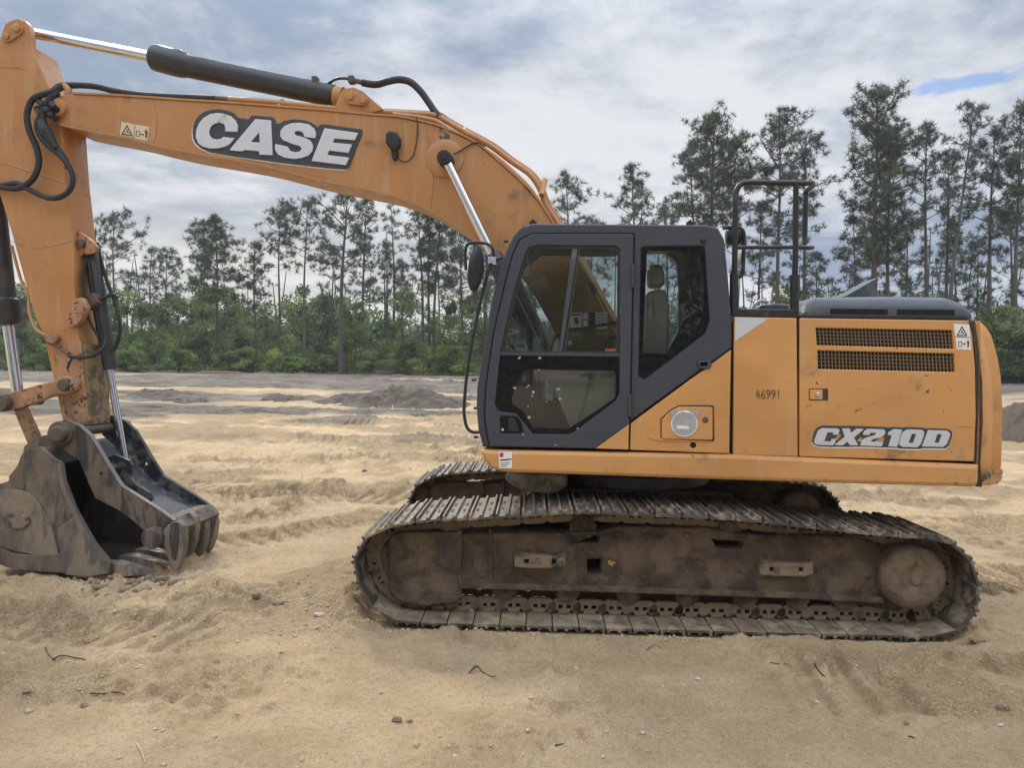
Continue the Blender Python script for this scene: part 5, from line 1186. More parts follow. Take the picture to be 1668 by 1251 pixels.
# bucket cylinder at the left edge
bk = tubeU('bucket_cylinder', [(-34, 130, -.02, .105), (7, 486, -.02, .105), (8, 490, -.02, .125), (12, 522, -.02, .125), (13, 530, -.02, .10)], 0, MA['cylinder_black'], EX, k=1, n=28)
tubeU('bucket_cylinder_rod', [(13, 528, -.02), (30, 648, -.02)], .052, MA['chrome'], EX, k=1, n=24)
tubeU('oil_pipe', [(19, 400, -.12), (34, 455, -.14), (46, 480, -.16), (48, 510, -.18), (58, 535, -.2), (72, 545, -.21), (80, 548, -.21)], .014, MA['orange_boom'], arm, top=False)
tubeU('oil_pipe', [(70, 552, -.21), (84, 560, -.22), (100, 570, -.23), (112, 581, -.23)], .010, MA['pin_steel'], arm, top=False)
P('pipe_bracket', [(70, 543), (92, 545), (95, 552), (86, 560), (74, 556)], AY0-.05, .05, MA['orange_worn'], arm, bev=.006, top=False, r=2)
# linkage
for y0 in (-.27, .19):
    P('link_arm', [(-2, 650), (6, 642), (95, 618), (112, 612), (124, 620), (124, 634), (112, 642), (95, 642), (20, 670), (6, 670), (-2, 662)], y0, .07, MA['orange_worn'], EX, bev=.012, r=5)
mb = MB(); mb.lathe([(.085, .0), (.085, -.06), (.075, -.075), (.05, -.078)], U(8, 656, -.27)); mb.lathe([(.045, 0), (.045, .48)], U(8, 656, -.27)); part('link_pin', mb, MA['pin_steel'], EX)
mb = MB(); mb.lathe([(.088, .0), (.088, -.05), (.080, -.06), (.05, -.06)], U(112, 627, -.27), n=24); part('pin_boss', mb, MA['orange_worn'], EX)
mb = MB(); mb.lathe([(.058, -.03), (.058, -.09), (.05, -.10), (0, -.10)], U(112, 627, -.27), n=8); part('link_pin', mb, MA['pin_steel'], EX, smooth=20)
for y0 in (-.22, .12):
    P('tie_link', [(20, 664), (36, 660), (70, 735), (52, 742)], y0, .08, MA['orange_worn'], EX, bev=.01, r=3)
# thumb cylinder in front of the arm
tc = tubeU('thumb_cylinder', [(147, 398, .0, .05), (148, 404, .0, .068), (163, 500, .0, .068), (178, 590, .0, .068), (180, 602, .0, .062)], 0, MA['cylinder_black'], EX, k=1, n=22)
tubeU('thumb_cylinder_rod', [(178, 600, .0), (204, 750, .0)], .034, MA['chrome'], EX, k=1, n=20)
tubeU('oil_pipe', [(138, 398, -.06), (146, 440, -.08), (150, 470, -.08), (160, 530, -.08), (168, 560, -.07)], .014, MA['black_steel'], tc, top=False)
for y0 in (-.12, .06):
    P('thumb_mount', [(118, 372), (128, 376), (150, 392), (158, 402), (155, 412), (140, 414), (120, 420)], y0, .05, MA['orange_worn'], arm, bev=.008, top=False, r=4)
boss(133, 397, -.13, [(.04, 0), (.04, -.03), (.025, -.035)], MA['pin_steel'], arm, 18, 'bolt')
P('hose_block', [(118, 488), (132, 484), (140, 500), (132, 520), (122, 532), (110, 534), (106, 518), (116, 508)], AY0-.06, .08, MA['orange_worn'], arm, bev=.01, top=False, r=3)
P('hose_block', [(130, 486), (152, 476), (158, 492), (142, 506)], -.14, .1, MA['pin_steel'], arm, bev=.01, top=False, r=3)
tubeU('hose', [(158, 395, .02), (166, 430, .03), (176, 462, .03), (185, 483, .02), (190, 500, .0), (195, 530, -.02), (192, 556, -.03), (184, 572, -.04)], .017, MA['black_rubber'], EX, k=5)
tubeU('hose', [(150, 490, -.1), (166, 486, -.06), (182, 480, .0), (188, 486, .02), (188, 500, .02)], .020, MA['black_rubber'], EX, k=5)
tubeU('hose', [(173, 549, -.12), (168, 566, -.18), (156, 577, -.22), (140, 582, -.24), (122, 582, -.24), (113, 580, -.24)], .017, MA['black_rubber'], EX, k=5)
tubeU('hose_tail', [(118, 582, -.24), (113, 592, -.25), (110, 600, -.25)], .011, MA['black_rubber'], EX, k=2)
tubeU('hose', [(140, 420, -.14), (134, 450, -.16), (136, 480, -.16), (145, 520, -.14), (160, 548, -.11)], .014, MA['black_rubber'], EX, k=5)

# ---- bucket
BN, BF = -.66, .56
SIDE = [(-52, 836), (-44, 806), (-20, 790), (0, 788), (14, 784), (14, 776), (27, 760), (35, 740), (49, 731), (65, 728), (84, 745), (98, 753), (103, 787), (120, 830), (152, 887), (177, 917), (175, 933, 4), (141, 939), (106, 936), (54, 929), (0, 921), (-35, 905), (-52, 875)]
bu = P('bucket', SIDE, BN, .045, MA['bucket_steel'], EX, bev=.006, r=4)
me = bu.data.copy(); me.transform(Matrix.Translation((0, BF-BN-.045, 0))); link('side_plate', me, MA['bucket_steel'], bu)
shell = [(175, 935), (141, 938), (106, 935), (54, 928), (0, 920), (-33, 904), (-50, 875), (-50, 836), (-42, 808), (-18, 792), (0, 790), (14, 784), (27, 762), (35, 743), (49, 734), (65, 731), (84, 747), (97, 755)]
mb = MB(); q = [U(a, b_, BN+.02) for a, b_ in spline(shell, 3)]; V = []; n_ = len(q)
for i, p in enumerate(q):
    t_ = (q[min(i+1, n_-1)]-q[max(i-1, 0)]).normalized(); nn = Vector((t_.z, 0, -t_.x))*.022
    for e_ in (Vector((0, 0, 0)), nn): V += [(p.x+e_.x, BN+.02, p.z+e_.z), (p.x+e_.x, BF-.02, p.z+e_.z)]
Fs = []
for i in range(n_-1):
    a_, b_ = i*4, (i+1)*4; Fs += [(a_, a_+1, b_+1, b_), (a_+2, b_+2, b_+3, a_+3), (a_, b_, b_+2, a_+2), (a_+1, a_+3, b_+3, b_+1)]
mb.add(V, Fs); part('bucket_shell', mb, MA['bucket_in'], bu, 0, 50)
P('side_cutter', [(92, 862), (121, 842), (153, 888), (178, 918), (176, 935), (141, 940.5), (106, 937)], BN-.028, .03, MA['bucket_light'], bu, bev=.006, top=False, r=2)
P('wear_plate', [(-50, 838), (-40, 812), (-14, 800), (20, 797), (45, 802), (66, 824), (82, 856), (92, 892), (96, 915), (60, 905), (20, 897), (-20, 886), (-44, 868)], BN-.020, .022, MA['bucket_light'], bu, bev=.006, top=False, r=4)
P('heel_plate', [(-30, 888), (0, 893), (24, 903), (60, 905), (100, 902), (106, 934), (54, 931), (14, 926), (-30, 908)], BN-.030, .02, MA['bucket_steel'], bu, bev=.006, top=False, r=3)
P('dirt_cake', [(4, 842), (14, 836), (30, 836), (46, 842), (48, 852), (36, 862), (20, 862), (6, 856)], BN-.045, .03, MA['muddy_link'], bu, bev=.014, top=False, r=4)
P('front_edge', [(98, 755), (103, 787), (120, 830), (152, 887), (177, 917), (171, 917), (147, 889), (114, 832), (97, 790), (92, 757)], BN-.006, .06, MA['lip_worn'], bu, bev=.004, top=False)
for y0 in (-.30, .14):
    P('bucket_ear', [(35, 760), (38, 728), (56, 712), (80, 708), (96, 690), (116, 690), (126, 706), (122, 724), (104, 745), (96, 765)], y0, .06, MA['bucket_steel'], bu, bev=.008, top=False, r=8)
mb = MB(); q = U(141, 934, -.62); mb.box((q.x-.1, BN-.0, q.z-.035), (q.x+.24, BF, q.z+.005)); part('cutting_lip', mb, MA['tooth'], bu, 0)
for i in range(5):
    y = -.56+i*.255; q = U(172, 930, -.62); mb = MB(); z = q.z-.01; x0 = q.x+.06
    S = [(x0-.10, .075, .075), (x0+.02, .075, .08), (x0+.16, .062, .055), (x0+.33, .045, .018), (x0+.36, .04, .008)]
    V = []; Fs = []
    for (x, hw_, hh_) in S: V += [(x, y-hw_, z-hh_*.5), (x, y+hw_, z-hh_*.5), (x, y+hw_*.9, z+hh_), (x, y-hw_*.9, z+hh_)]
    for a_ in range(4):
        for k_ in range(4): Fs.append((a_*4+k_, a_*4+(k_+1) % 4, (a_+1)*4+(k_+1) % 4, (a_+1)*4+k_))
    Fs += [(0, 1, 2, 3), (16, 17, 18, 19)]; mb.add(V, Fs)
    part('tooth', mb, MA['tooth'], bu, 0, 20)

# ---- thumb
TN, TF_ = -.50, .20
TH = [(79, 704), (82, 694), (92, 687), (104, 684), (128, 694), (147, 711), (163, 738), (179, 765), (196, 792), (231, 814), (261, 833), (283, 849), (290, 864), (284, 886), (266, 892), (242, 880), (238, 868), (217, 849), (190, 830), (155, 812), (139, 776), (128, 749), (109, 738), (90, 722)]
th = P('thumb', TH, TN, .05, MA['thumb_steel'], EX, bev=.006, r=4, holes=([(162, 770.5), (166, 768.5), (169, 772), (166, 776), (162, 775)],))
me = th.data.copy(); me.transform(Matrix.Translation((0, TF_-TN, 0))); fp = link('thumb_plate', me, MA['thumb_dark'], th, label='far side plate of the thumb'); fp.data.materials.clear(); fp.data.materials.append(MA['thumb_dark'])
ribbon('plate_edge', [(104, 684), (128, 694), (147, 711), (163, 738), (179, 765), (196, 792), (231, 814), (261, 833), (283, 849)], .006, TN-.002, TN+.052, MA['lip_worn'], th, 1)
def cross(name, pts, thick, y0, y1, mat, parent):
    mb = MB(); q = [U(a, b_, TN) for a, b_ in pts]; V = []; n_ = len(q)
    for i, p in enumerate(q):
        t_ = (q[min(i+1, n_-1)]-q[max(i-1, 0)]).normalized(); nn = Vector((t_.z, 0, -t_.x))*thick
        for e_ in (Vector((0, 0, 0)), nn): V += [(p.x+e_.x, y0, p.z+e_.z), (p.x+e_.x, y1, p.z+e_.z)]
    Fs = []
    for i in range(n_-1):
        a_, b_ = i*4, (i+1)*4; Fs += [(a_, a_+1, b_+1, b_), (a_+2, b_+2, b_+3, a_+3), (a_, b_, b_+2, a_+2), (a_+1, a_+3, b_+3, b_+1)]
    Fs += [(0, 2, 3, 1), (n_*4-4, n_*4-3, n_*4-1, n_*4-2)]
    mb.add(V, Fs); return part(name, mb, mat, parent, 0, 30)
cross('cross_sheet', [(140, 735), (160, 775), (184, 802), (212, 822), (250, 842), (276, 860)], .03, TN+.05, TF_, MA['thumb_dark'], th)
boss(101, 706, TN, [(.115, .0), (.115, -.035), (.10, -.05), (.078, -.052), (.070, -.10), (.055, -.112), (0, -.114)], MA['red_paint'], th, 32, 'thumb_pin')
boss(101, 706, TN-.05, [(.072, .0), (.070, -.055), (.055, -.07), (0, -.071)], MA['pin_steel'], th, 28, 'thumb_pin')
mb = MB(); mb.lathe([(.05, 0), (.05, 1.0)], U(101, 706, TN)); part('thumb_pin', mb, MA['pin_steel'], th, 0)
mb = MB(); c = U(256, 874, TN); mb.lathe([(.094, .0), (.094, -.10), (.086, -.11), (0, -.112)], c); mb.lathe([(.05, .0), (.05, .80)], c); part('tine_shaft', mb, MA['thumb_steel'], th, 0)
for y0 in (-.26, -.06):
    P('cylinder_lug', [(176, 744), (186, 740), (210, 750), (215, 758), (211, 777), (220, 788), (244, 803), (247, 814), (240, 822), (214, 812), (196, 800), (190, 780), (176, 768)], y0, .045, MA['thumb_dark'], th, bev=.008, top=False, r=4)
boss(186, 762, -.27, [(.035, .0), (.035, -.05), (.02, -.06)], MA['pin_steel'], th, 16, 'bolt')
mb = MB(); c = U(203, 751, 0); mb.lathe([(.05, -.06), (.05, .06)], c); part('rod_eye', mb, MA['pin_steel'], th, 0)
def tine(x, y, yl, s=1., lab=None):
    pts = [(-6, -24), (8, -29), (17, -20), (20, 2), (17, 26), (10, 46), (4, 54), (-2, 50), (-7, 34), (-16, 14), (-19, -4), (-14, -16)]
    P('tine', [(x+a_*s, y+b_*s) for a_, b_ in pts], yl, .085, MA['tooth'], th, bev=.014, top=False, r=3)
    P('tine_rib', [(x+a_*s, y+b_*s) for a_, b_ in ((-4, -26), (6, -28), (9, -10), (4, 34), (-1, 34), (-6, 0))], yl-.022, .03, MA['thumb_steel'], th, bev=.008, top=False, r=2)
tine(281, 878, TN-.035, 1.0); tine(303, 860, -.24, .86); tine(320, 862, -.02, .86)
tine(334, 852, TF_-.0, .92)
cross('tine_beam', [(262, 845), (280, 846), (296, 862), (286, 880)], .05, TN+.02, TF_+.03, MA['thumb_steel'], th)

# ---- undercarriage
def path_near(y):
    pts = [(655, 853), (700, 847), (780, 844), (860, 839), (950, 834), (1040, 838), (1130, 841), (1230, 848), (1300, 856), (1400, 867), (1480, 874), (1535, 878), (1568, 896), (1590, 928), (1597, 965), (1589, 1002), (1560, 1030), (1520, 1040), (1440, 1038), (1300, 1035), (1100, 1030), (900, 1024), (700, 1018), (645, 1014), (606, 990), (584, 955), (576, 920), (584, 888), (610, 865)]
    return [(lambda p: (p.x, p.z))(L(a, b_, y)) for a, b_ in pts]
NP_ = spline(path_near(-1.595), 12, True); NP_ = [Vector((a, 0, b_)) for a, b_ in NP_]
cum = [0]
for a_, b_ in zip(NP_, NP_[1:]+NP_[:1]): cum.append(cum[-1]+(b_-a_).length)
TOTAL = cum[-1]; NS = round(TOTAL/.19); pit = TOTAL/NS
def at_s(s):
    s %= TOTAL; i = int(np.searchsorted(cum, s, 'right'))-1; i = min(i, len(NP_)-1)
    return NP_[i].lerp(NP_[(i+1) % len(NP_)], (s-cum[i])/max(1e-9, cum[i+1]-cum[i]))
SW = .80
def shoe_mesh():
    mb = MB(); h_ = pit/2*.955
    # section along the run (u), height (v): plate with three grousers, then an overlapping curl
    sec = [(-h_, -.002), (-h_+.006, .026), (-h_+.018, .028), (-h_+.026, .004), (-.02, .003), (-.010, .024), (.006, .024), (.014, .003), (h_-.034, .003), (h_-.022, .027), (h_-.008, .027), (h_-.002, .0), (h_, -.012), (h_-.02, -.014), (-h_, -.014)]
    secs = [(-SW/2, .0), (-SW/2+.012, 1.), (SW/2-.012, 1.), (SW/2, .0)]
    V = []; n_ = len(sec)
    for y, k_ in secs: V += [(u, y, v if v < .006 else (v if k_ else v*.75)) for u, v in sec]
    Fs = []
    for i in range(3):
        for k_ in range(n_): Fs.append((i*n_+k_, i*n_+(k_+1) % n_, (i+1)*n_+(k_+1) % n_, (i+1)*n_+k_))
    Fs += [tuple(range(n_)), tuple(3*n_+k_ for k_ in range(n_))]
    mb.add(V, Fs)
    for yb in (-.09, .09, -.15, .15):
        for ub in (-.045, .045): mb.lathe([(.010, 0), (.010, .007)], (ub, yb, .003), 'Z', 6)
    return mb.mesh('track_shoe', 25)
SHOE = shoe_mesh(); SHOE.materials.append(MA['shoe'])
def link_mesh():
    h_ = pit/2; loops = [fillet([(-h_-.032, -.050), (-h_-.012, -.030), (-h_+.028, -.030), (-h_+.045, -.048), (-h_+.055, -.018), (h_-.052, -.016), (h_-.040, -.046), (h_-.020, -.018), (h_+.022, -.020), (h_+.042, -.045), (h_+.036, -.082), (h_+.010, -.100), (h_-.03, -.128), (-h_+.02, -.128), (-h_-.012, -.112), (-h_-.036, -.085)], .013, 3),
                         [(-.050, -.052), (-.014, -.052), (-.014, -.080), (-.050, -.080)], [(.014, -.052), (.044, -.052), (.044, -.080), (.014, -.080)]]
    return curve_mesh('track_link', loops, .035, .004)
LINK = link_mesh(); LINK.materials.append(MA['muddy_link'])
def track(yc, lab):
    tr = empty('track', (0, 0, 0)); tr.parent = EX; tr.rotation_euler = (0, 0, YL); tr['label'] = lab
    rj = random.Random(int(yc*10)+50)
    for i in range(NS):
        s = i*pit; a_ = at_s(s-pit/2); b_ = at_s(s+pit/2); c = (a_+b_)/2; d = (b_-a_).normalized()
        # outline order runs along the top to the right: outward normal is to the left of travel
        X = d; Zn = Vector((-d.z, 0, d.x)); Y_ = Zn.cross(X)
        M = Matrix(((X.x, Y_.x, Zn.x, c.x), (X.y, Y_.y, Zn.y, yc), (X.z, Y_.z, Zn.z, c.z), (0, 0, 0, 1)))
        for nm, me, dy_ in (('track_shoe', SHOE, 0), ('track_link', LINK, -.115), ('track_link', LINK, .08)):
            o = bpy.data.objects.new(nm, me); COL.objects.link(o); o.parent = tr
            o.matrix_local = M @ Matrix.Rotation(math.radians(rj.uniform(-.9, .9) if nm == 'track_shoe' else 0), 4, 'Y') @ Matrix.Translation((0, dy_, 0))
    return tr
track(-1.195, 'near crawler track, caked in sand'); track(1.195, 'far crawler track')
def PL(name, px, y, t, mat, parent, top=False, **kw): return plate(name, px, y, t, mat, parent, fr=L, top=top, **kw)
def side_frame(dy, near):
    fr = PL('track_frame', [(744, 874), (760, 869), (920, 868), (975, 866), (1000, 858), (1150, 860), (1230, 872), (1340, 872), (1395, 876), (1425, 884), (1441, 905), (1440, 985, 10), (1405, 988), (1300, 975), (1000, 965), (748, 958)], -1.36, .34, MA['muddy_frame'], EX, top=True, bev=.02, r=5,
            label=None if near else 'side frame of the far track', holes=([(925, 872), (972, 871), (976, 876), (972, 885), (930, 884)], [(1160, 879), (1205, 879), (1212, 887), (1208, 894), (1168, 893)], [(957, 912), (979, 912), (979, 932), (973, 934), (957, 934)]))
    def sub(o):
        o.data.transform(Matrix.Translation((0, dy, 0))) if dy else None
    sub(fr); parts = []
    if not near:
        pass
    parts.append(PL('idler_guard', [(632, 885), (637, 874), (650, 868), (748, 866), (748, 984), (690, 985), (648, 976), (633, 962)], -1.385, .06, MA['muddy_frame'], fr, bev=.012, r=5))
    parts.append(PL('guard_foot', [(636, 968), (750, 972), (744, 982), (690, 988), (655, 982)], -1.40, .05, MA['muddy_frame'], fr, bev=.01, r=3))
    parts.append(PL('slot_backing', [(900, 860), (1230, 865), (1230, 945), (900, 940)], -1.20, .01, MA['dark_void'], fr, bev=0))
    parts.append(PL('frame_ledge', [(748, 950), (1000, 957), (1300, 967), (1440, 975), (1440, 984), (1300, 976), (1000, 966), (748, 959)], -1.42, .12, MA['muddy_frame'], fr, bev=.008))
    parts.append(PL('motor_housing', [(1396, 905, 10), (1425, 888), (1470, 886), (1470, 998), (1425, 992), (1408, 975)], -1.33, .25, MA['muddy_frame'], fr, bev=.02, r=6))
    parts.append(PL('rib', [(745, 864), (752, 864), (752, 975), (745, 975)], -1.39, .05, MA['muddy_frame'], fr, bev=.005))
    parts.append(PL('rib', [(796, 862), (801, 862), (801, 955), (796, 955)], -1.372, .03, MA['muddy_frame'], fr, bev=.005))
    for x0, x1, yy in ((838, 922, 914), (1238, 1325, 927)):
        parts.append(PL('step_bracket', [(x0, yy-15), (x0+18, yy-10), (x1-16, yy-8), (x1, yy-14), (x1, yy+9), (x1-14, yy+13), (x0+14, yy+12), (x0, yy+10)], -1.43, .08, MA['muddy_link'], fr, bev=.008, r=3,
                        holes=([(x0+16, yy-2), (x0+23, yy-2), (x0+23, yy+5), (x0+16, yy+5)], [(x1-23, yy-2), (x1-16, yy-2), (x1-16, yy+5), (x1-23, yy+5)])))
    for x, yy, r_ in ((950, 849, .082), (1187, 858, .070)):
        mb = MB(); c = L(x, yy, -1.34); mb.lathe([(r_, .3), (r_, .02), (r_*.9, 0), (r_*.62, 0), (r_*.55, -.02), (r_*.3, -.02), (r_*.25, -.03), (0, -.03)], c, n=28); parts.append(part('carrier_roller', mb, MA['muddy_frame'], fr, 0))
        parts.append(PL('roller_bracket', [(x-22, yy+2), (x+22, yy+4), (x+22, yy+24), (x-22, yy+22)], -1.33, .1, MA['muddy_frame'], fr, bev=.01, r=3))
    for x in (822, 925, 1024, 1120, 1215, 1300, 1378):
        yy = 960+(x-822)*.030
        parts.append(PL('track_roller', [(x-20, yy-6), (x+20, yy-5), (x+20, yy+8), (x+9, yy+19), (x-9, yy+19), (x-20, yy+8)], -1.345, .30, MA['muddy_frame'], fr, bev=.014, r=4))
    c = L(700, 925, -1.22)
    mb = MB(); mb.lathe([(.24, 0), (.325, .02), (.325, .05), (.27, .08), (.27, .10), (.325, .13), (.325, .16), (.24, .18)], (c.x-.09, -1.285, c.z), n=48); parts.append(part('idler_wheel', mb, MA['muddy_link'], fr, 0))
    c = L(1490, 942, -1.47); mb = MB()
    mb.lathe([(.20, .30), (.232, .12), (.236, .05), (.230, .015), (.212, -.008), (.175, -.022), (.10, -.030), (.09, -.022), (.05, -.022), (.04, -.034), (0, -.036)], c, n=56)
    parts.append(part('drive_cover', mb, MA['muddy_hub'], fr, 0, 45))
    mb = MB(); nT = 22; V = []; Fs = []
    for y in (-1.215, -1.175):
        for k_ in range(nT*4):
            r_ = (.36, .36, .31, .31)[k_ % 4]; a_ = 2*math.pi*(k_+(.3 if k_ % 4 in (1, 2) else 0)*0)/(nT*4); V.append((c.x+r_*math.cos(a_), y, c.z+r_*math.sin(a_)))
    m_ = nT*4; Fs = [tuple(range(m_)), tuple(range(m_, 2*m_))]+[(k_, (k_+1) % m_, m_+(k_+1) % m_, m_+k_) for k_ in range(m_)]
    mb.add(V, Fs); parts.append(part('sprocket', mb, MA['muddy_link'], fr, 0, 0))
    parts.append(PL('grease_decal', [(990, 914), (994, 912), (996, 916), (1001, 914), (1003, 919), (998, 919), (999, 924), (994, 921), (991, 920)], -1.3625, .002, MA['decal_yellow'], fr, bev=0)) if near else None
    if dy:
        for o in parts:
            if o is not None: o.data.transform(Matrix.Translation((0, dy, 0)))
    # cakes of dried sand on top of the frame
    if near:
        rj = random.Random(9); mb = MB()
        for k_ in range(70):
            x = rj.uniform(650, 1420); yy = 870+rj.uniform(-3, 6)+(x-650)*.006; c = L(x, yy, rj.uniform(-1.38, -1.30)); r_ = rj.uniform(.012, .032)
            V = [(c.x+v[0]*r_*rj.uniform(.9, 1.9), c.y+v[1]*r_*.7, c.z+v[2]*r_*rj.uniform(.4, .8)) for v in IV]; mb.add(V, [tuple(f) for f in IF])
        part('mud_cake', mb, MA['muddy_frame'], fr, 0, 60, kind='stuff')
    return fr
side_frame(0, True); side_frame(2.39, False)
# car body between the tracks and the slewing ring
mb = MB()
mb.box((-.75, -.75, .42), (.75, .75, .84))
for sx_ in (-1, 1):
    mb.add([(sx_*.5, -1.1, .35), (sx_*1.05, -1.1, .35), (sx_*1.05, -1.1, .72), (sx_*.5, -1.1, .72), (sx_*.1, 0, .45), (sx_*.75, 0, .45), (sx_*.75, 0, .84), (sx_*.1, 0, .84), (sx_*.5, 1.1, .35), (sx_*1.05, 1.1, .35), (sx_*1.05, 1.1, .72), (sx_*.5, 1.1, .72)],
           [(0, 1, 5, 4), (1, 2, 6, 5), (2, 3, 7, 6), (3, 0, 4, 7), (4, 5, 9, 8), (5, 6, 10, 9), (6, 7, 11, 10), (7, 4, 8, 11)])
part('car_body', mb, MA['muddy_frame'], EX, YL)
mb = MB(); mb.lathe([(.70, .82), (.70, .93), (.64, .94), (.64, 1.08), (.6, 1.09)], (0, 0, 0), 'Z', 64); part('slewing_ring', mb, MA['turntable'], EX, YL)
P('belly_guard', [(822, 772), (920, 773), (925, 792), (900, 806), (850, 800), (826, 786)], -.95, 1.0, MA['belly'], EX, bev=.02, r=6)

# bottle on the cab floor: a thing of its own
m_, t, b = new_mat('water_plastic'); b.inputs['Base Color'].default_value = (.75, .82, .88, 1); b.inputs['Roughness'].default_value = .12; b.inputs['Transmission Weight'].default_value = .4
MATS['water_plastic'] = m_
c = U(894, 652, -1.17); cw_, sw_ = math.cos(YU), math.sin(YU)
bo = empty('water_bottle', (MC[0]+c.x*cw_-c.y*sw_, MC[1]+c.x*sw_+c.y*cw_, c.z), label='half full plastic water bottle standing behind the lower door glass', cat='bottle')
mb = MB(); mb.lathe([(.028, 0), (.032, .01), (.032, .13), (.026, .155), (.012, .175), (.012, .185)], (0, 0, 0), 'Z', 20); link('bottle_body', mb.mesh('bottle_body'), MA['water_plastic'], bo)
mb = MB(); mb.lathe([(.033, .05), (.033, .10)], (0, 0, 0), 'Z', 20); link('bottle_label', mb.mesh('bottle_label'), MA['bottle_label'], bo)
mb = MB(); mb.lathe([(.014, .185), (.014, .20)], (0, 0, 0), 'Z', 12); link('bottle_cap', mb.mesh('bottle_cap'), MA['decal_white'], bo)
# ------------------------------------------------------------ small things lying on the sand
def on_ground(px, py):
    z = 0.
    for _ in range(6): p = ground_pt(px, py, z); z = hz(p.x, p.y)
    return Vector((p.x, p.y, z))
def twig(pts, r_, mat, label, cat='twig', name='twig'):
    r_ *= .7; q = [on_ground(*p)+Vector((0, 0, r_*.8+(.002 if 0 < i < len(pts)-1 else 0))) for i, p in enumerate(pts)]; c = q[0].copy()
    mb = MB(); sp_ = spline([tuple(v-c) for v in q], 3); n_ = len(sp_); mb.tube(sp_, [r_*(1-.55*i/n_) for i in range(n_)], 6)
    o = link(name, mb.mesh(name), MA[mat], label=label, cat=cat); o.location = c
twig([(86, 1076), (100, 1073), (120, 1073), (139, 1075)], .008, 'wood_twig', 'dark straight twig lying below the bucket at the left')
twig([(74, 1056), (78, 1066), (86, 1074)], .005, 'wood_twig', 'short forked twig beside the dark straight twig')
twig([(148, 1131), (170, 1132), (190, 1133), (203, 1134)], .007, 'wood_twig', 'thin dark twig in the lower left foreground')
twig([(223, 1214), (230, 1226), (236, 1244)], .007, 'wood_pale', 'pale peeled stick pointing at the lower edge of the photo')
twig([(764, 1098), (776, 1088), (786, 1096), (800, 1104), (808, 1102)], .007, 'wood_twig', 'curled root fragment in front of the near track')
twig([(1254, 1081), (1268, 1083), (1280, 1083), (1290, 1087)], .005, 'wood_twig', 'thin twig near the right part of the track')
twig([(1326, 1098), (1336, 1098), (1343, 1103)], .009, 'wood_twig', 'short thick bark piece in front of the drive sprocket')
twig([(904, 1216), (912, 1215), (919, 1213)], .006, 'wood_twig', 'small splinter at the bottom middle')
twig([(1480, 1201), (1487, 1203), (1490, 1204)], .006, 'wood_twig', 'small dark splinter in the lower right foreground')
twig([(134, 1044), (148, 1046), (160, 1040)], .003, 'wood_twig', 'hair thin twig between the bucket and the straight twig')
twig([(1054, 1060), (1066, 1052), (1078, 1058)], .004, 'wood_twig', 'bent straw like twig close to the track shoes')
twig([(935, 1116), (950, 1118), (960, 1115)], .003, 'wood_pale', 'pale straw in the middle foreground')
o_ = twig([(66, 1033), (72, 1030), (82, 1022)], .011, 'wood_twig', 'curled dead leaf on the sand below the bucket', 'leaf', 'dead_leaf')
def stone(px, py, r_, mat, label, cat='stone', name='stone', seed=0, flat=.7):
    c = on_ground(px, py); r = np.random.RandomState(seed)
    bm = bmesh.new(); bmesh.ops.create_icosphere(bm, subdivisions=2, radius=1)
    for v in bm.verts:
        q = v.co; k_ = 1+.28*math.sin(q.x*3+seed)*math.cos(q.y*2.6+seed*2)+.12*r.randn(); v.co = Vector((q.x*1.25, q.y, q.z*flat))*k_*r_*.75
    me = bpy.data.meshes.new(name); bm.to_mesh(me); bm.free(); smooth_me(me, 35)
    o = link(name, me, MA[mat], label=label, cat=cat); o.location = c+Vector((0, 0, r_*.25))
stone(47, 1160, .022, 'stone_white', 'flat pale stone in the lower left corner area', seed=1)
stone(1137, 1108, .018, 'stone_white', 'small white chip in front of the track, right of the middle', seed=2)
stone(1331, 1146, .017, 'stone_white', 'white chip below the right half of the track', seed=3)
stone(1046, 1197, .013, 'stone_white', 'tiny white pebble at the lower middle', seed=4)
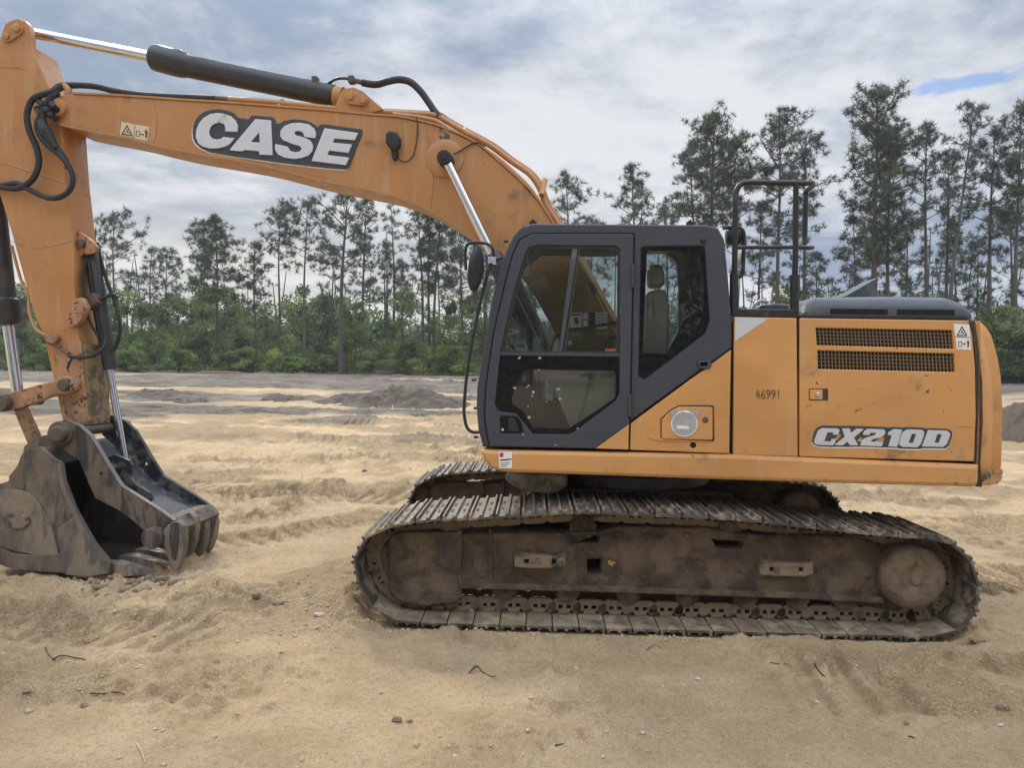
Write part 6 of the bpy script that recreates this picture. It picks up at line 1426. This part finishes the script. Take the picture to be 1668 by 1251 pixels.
stone(1507, 1211, .013, 'stone_white', 'tiny white pebble at the lower right', seed=5)
stone(1630, 1183, .016, 'stone_white', 'white pebble near the right edge', seed=6)
stone(1636, 1156, .034, 'clod', 'rounded brown clod near the right edge', 'soil clod', 'soil_clod', 7)
stone(1592, 1032, .055, 'clod', 'large dark clod just behind the sprocket end of the track', 'soil clod', 'soil_clod', 8)
stone(138, 1151, .026, 'clod', 'dark crumbly clod at the lower left', 'soil clod', 'soil_clod', 9)
stone(44, 1129, .022, 'clod', 'reddish clod at the left edge of the foreground', 'soil clod', 'soil_clod', 10)
stone(646, 1175, .032, 'clod', 'rounded clod left of the lower middle', 'soil clod', 'soil_clod', 11)
stone(667, 1176, .016, 'clod', 'small black clod beside the rounded clod', 'soil clod', 'soil_clod', 12)
stone(416, 988, .050, 'clod', 'dark lump of soil between the bucket and the near track', 'soil clod', 'soil_clod', 13)
stone(456, 982, .055, 'clod', 'second dark lump of soil, nearer to the track idler', 'soil clod', 'soil_clod', 14)
stone(280, 1144, .014, 'clod', 'tiny dark clod in the left foreground', 'soil clod', 'soil_clod', 15)
stone(520, 1004, .040, 'stone_white', 'pale flat lump of dry sand beside the track idler', 'soil clod', 'soil_clod', 16)
stone(1476, 1180, .018, 'clod', 'dark crumb in the lower right foreground', 'soil clod', 'soil_clod', 17)
stone(594, 757+12, .05, 'clod', 'dark clod on the sand between the bucket and the far track', 'soil clod', 'soil_clod', 18)
print('objects', len(bpy.data.objects))

# ------------------------------------------------------------ thin morning haze over the clearing
hm = bpy.data.materials.new('haze'); hm.use_nodes = True; ht = hm.node_tree; ht.nodes.clear()
pv = N(ht, 'ShaderNodeVolumePrincipled', i_Density=.0006, i_Anisotropy=.2); pv.inputs['Color'].default_value = (.96, .97, 1, 1)
ho = N(ht, 'ShaderNodeOutputMaterial'); ht.links.new(pv.outputs[0], ho.inputs['Volume'])
mb = MB(); mb.box((-190, -60, -2.5), (190, 175, 28)); link('haze', mb.mesh('haze', 0), hm, kind='stuff')
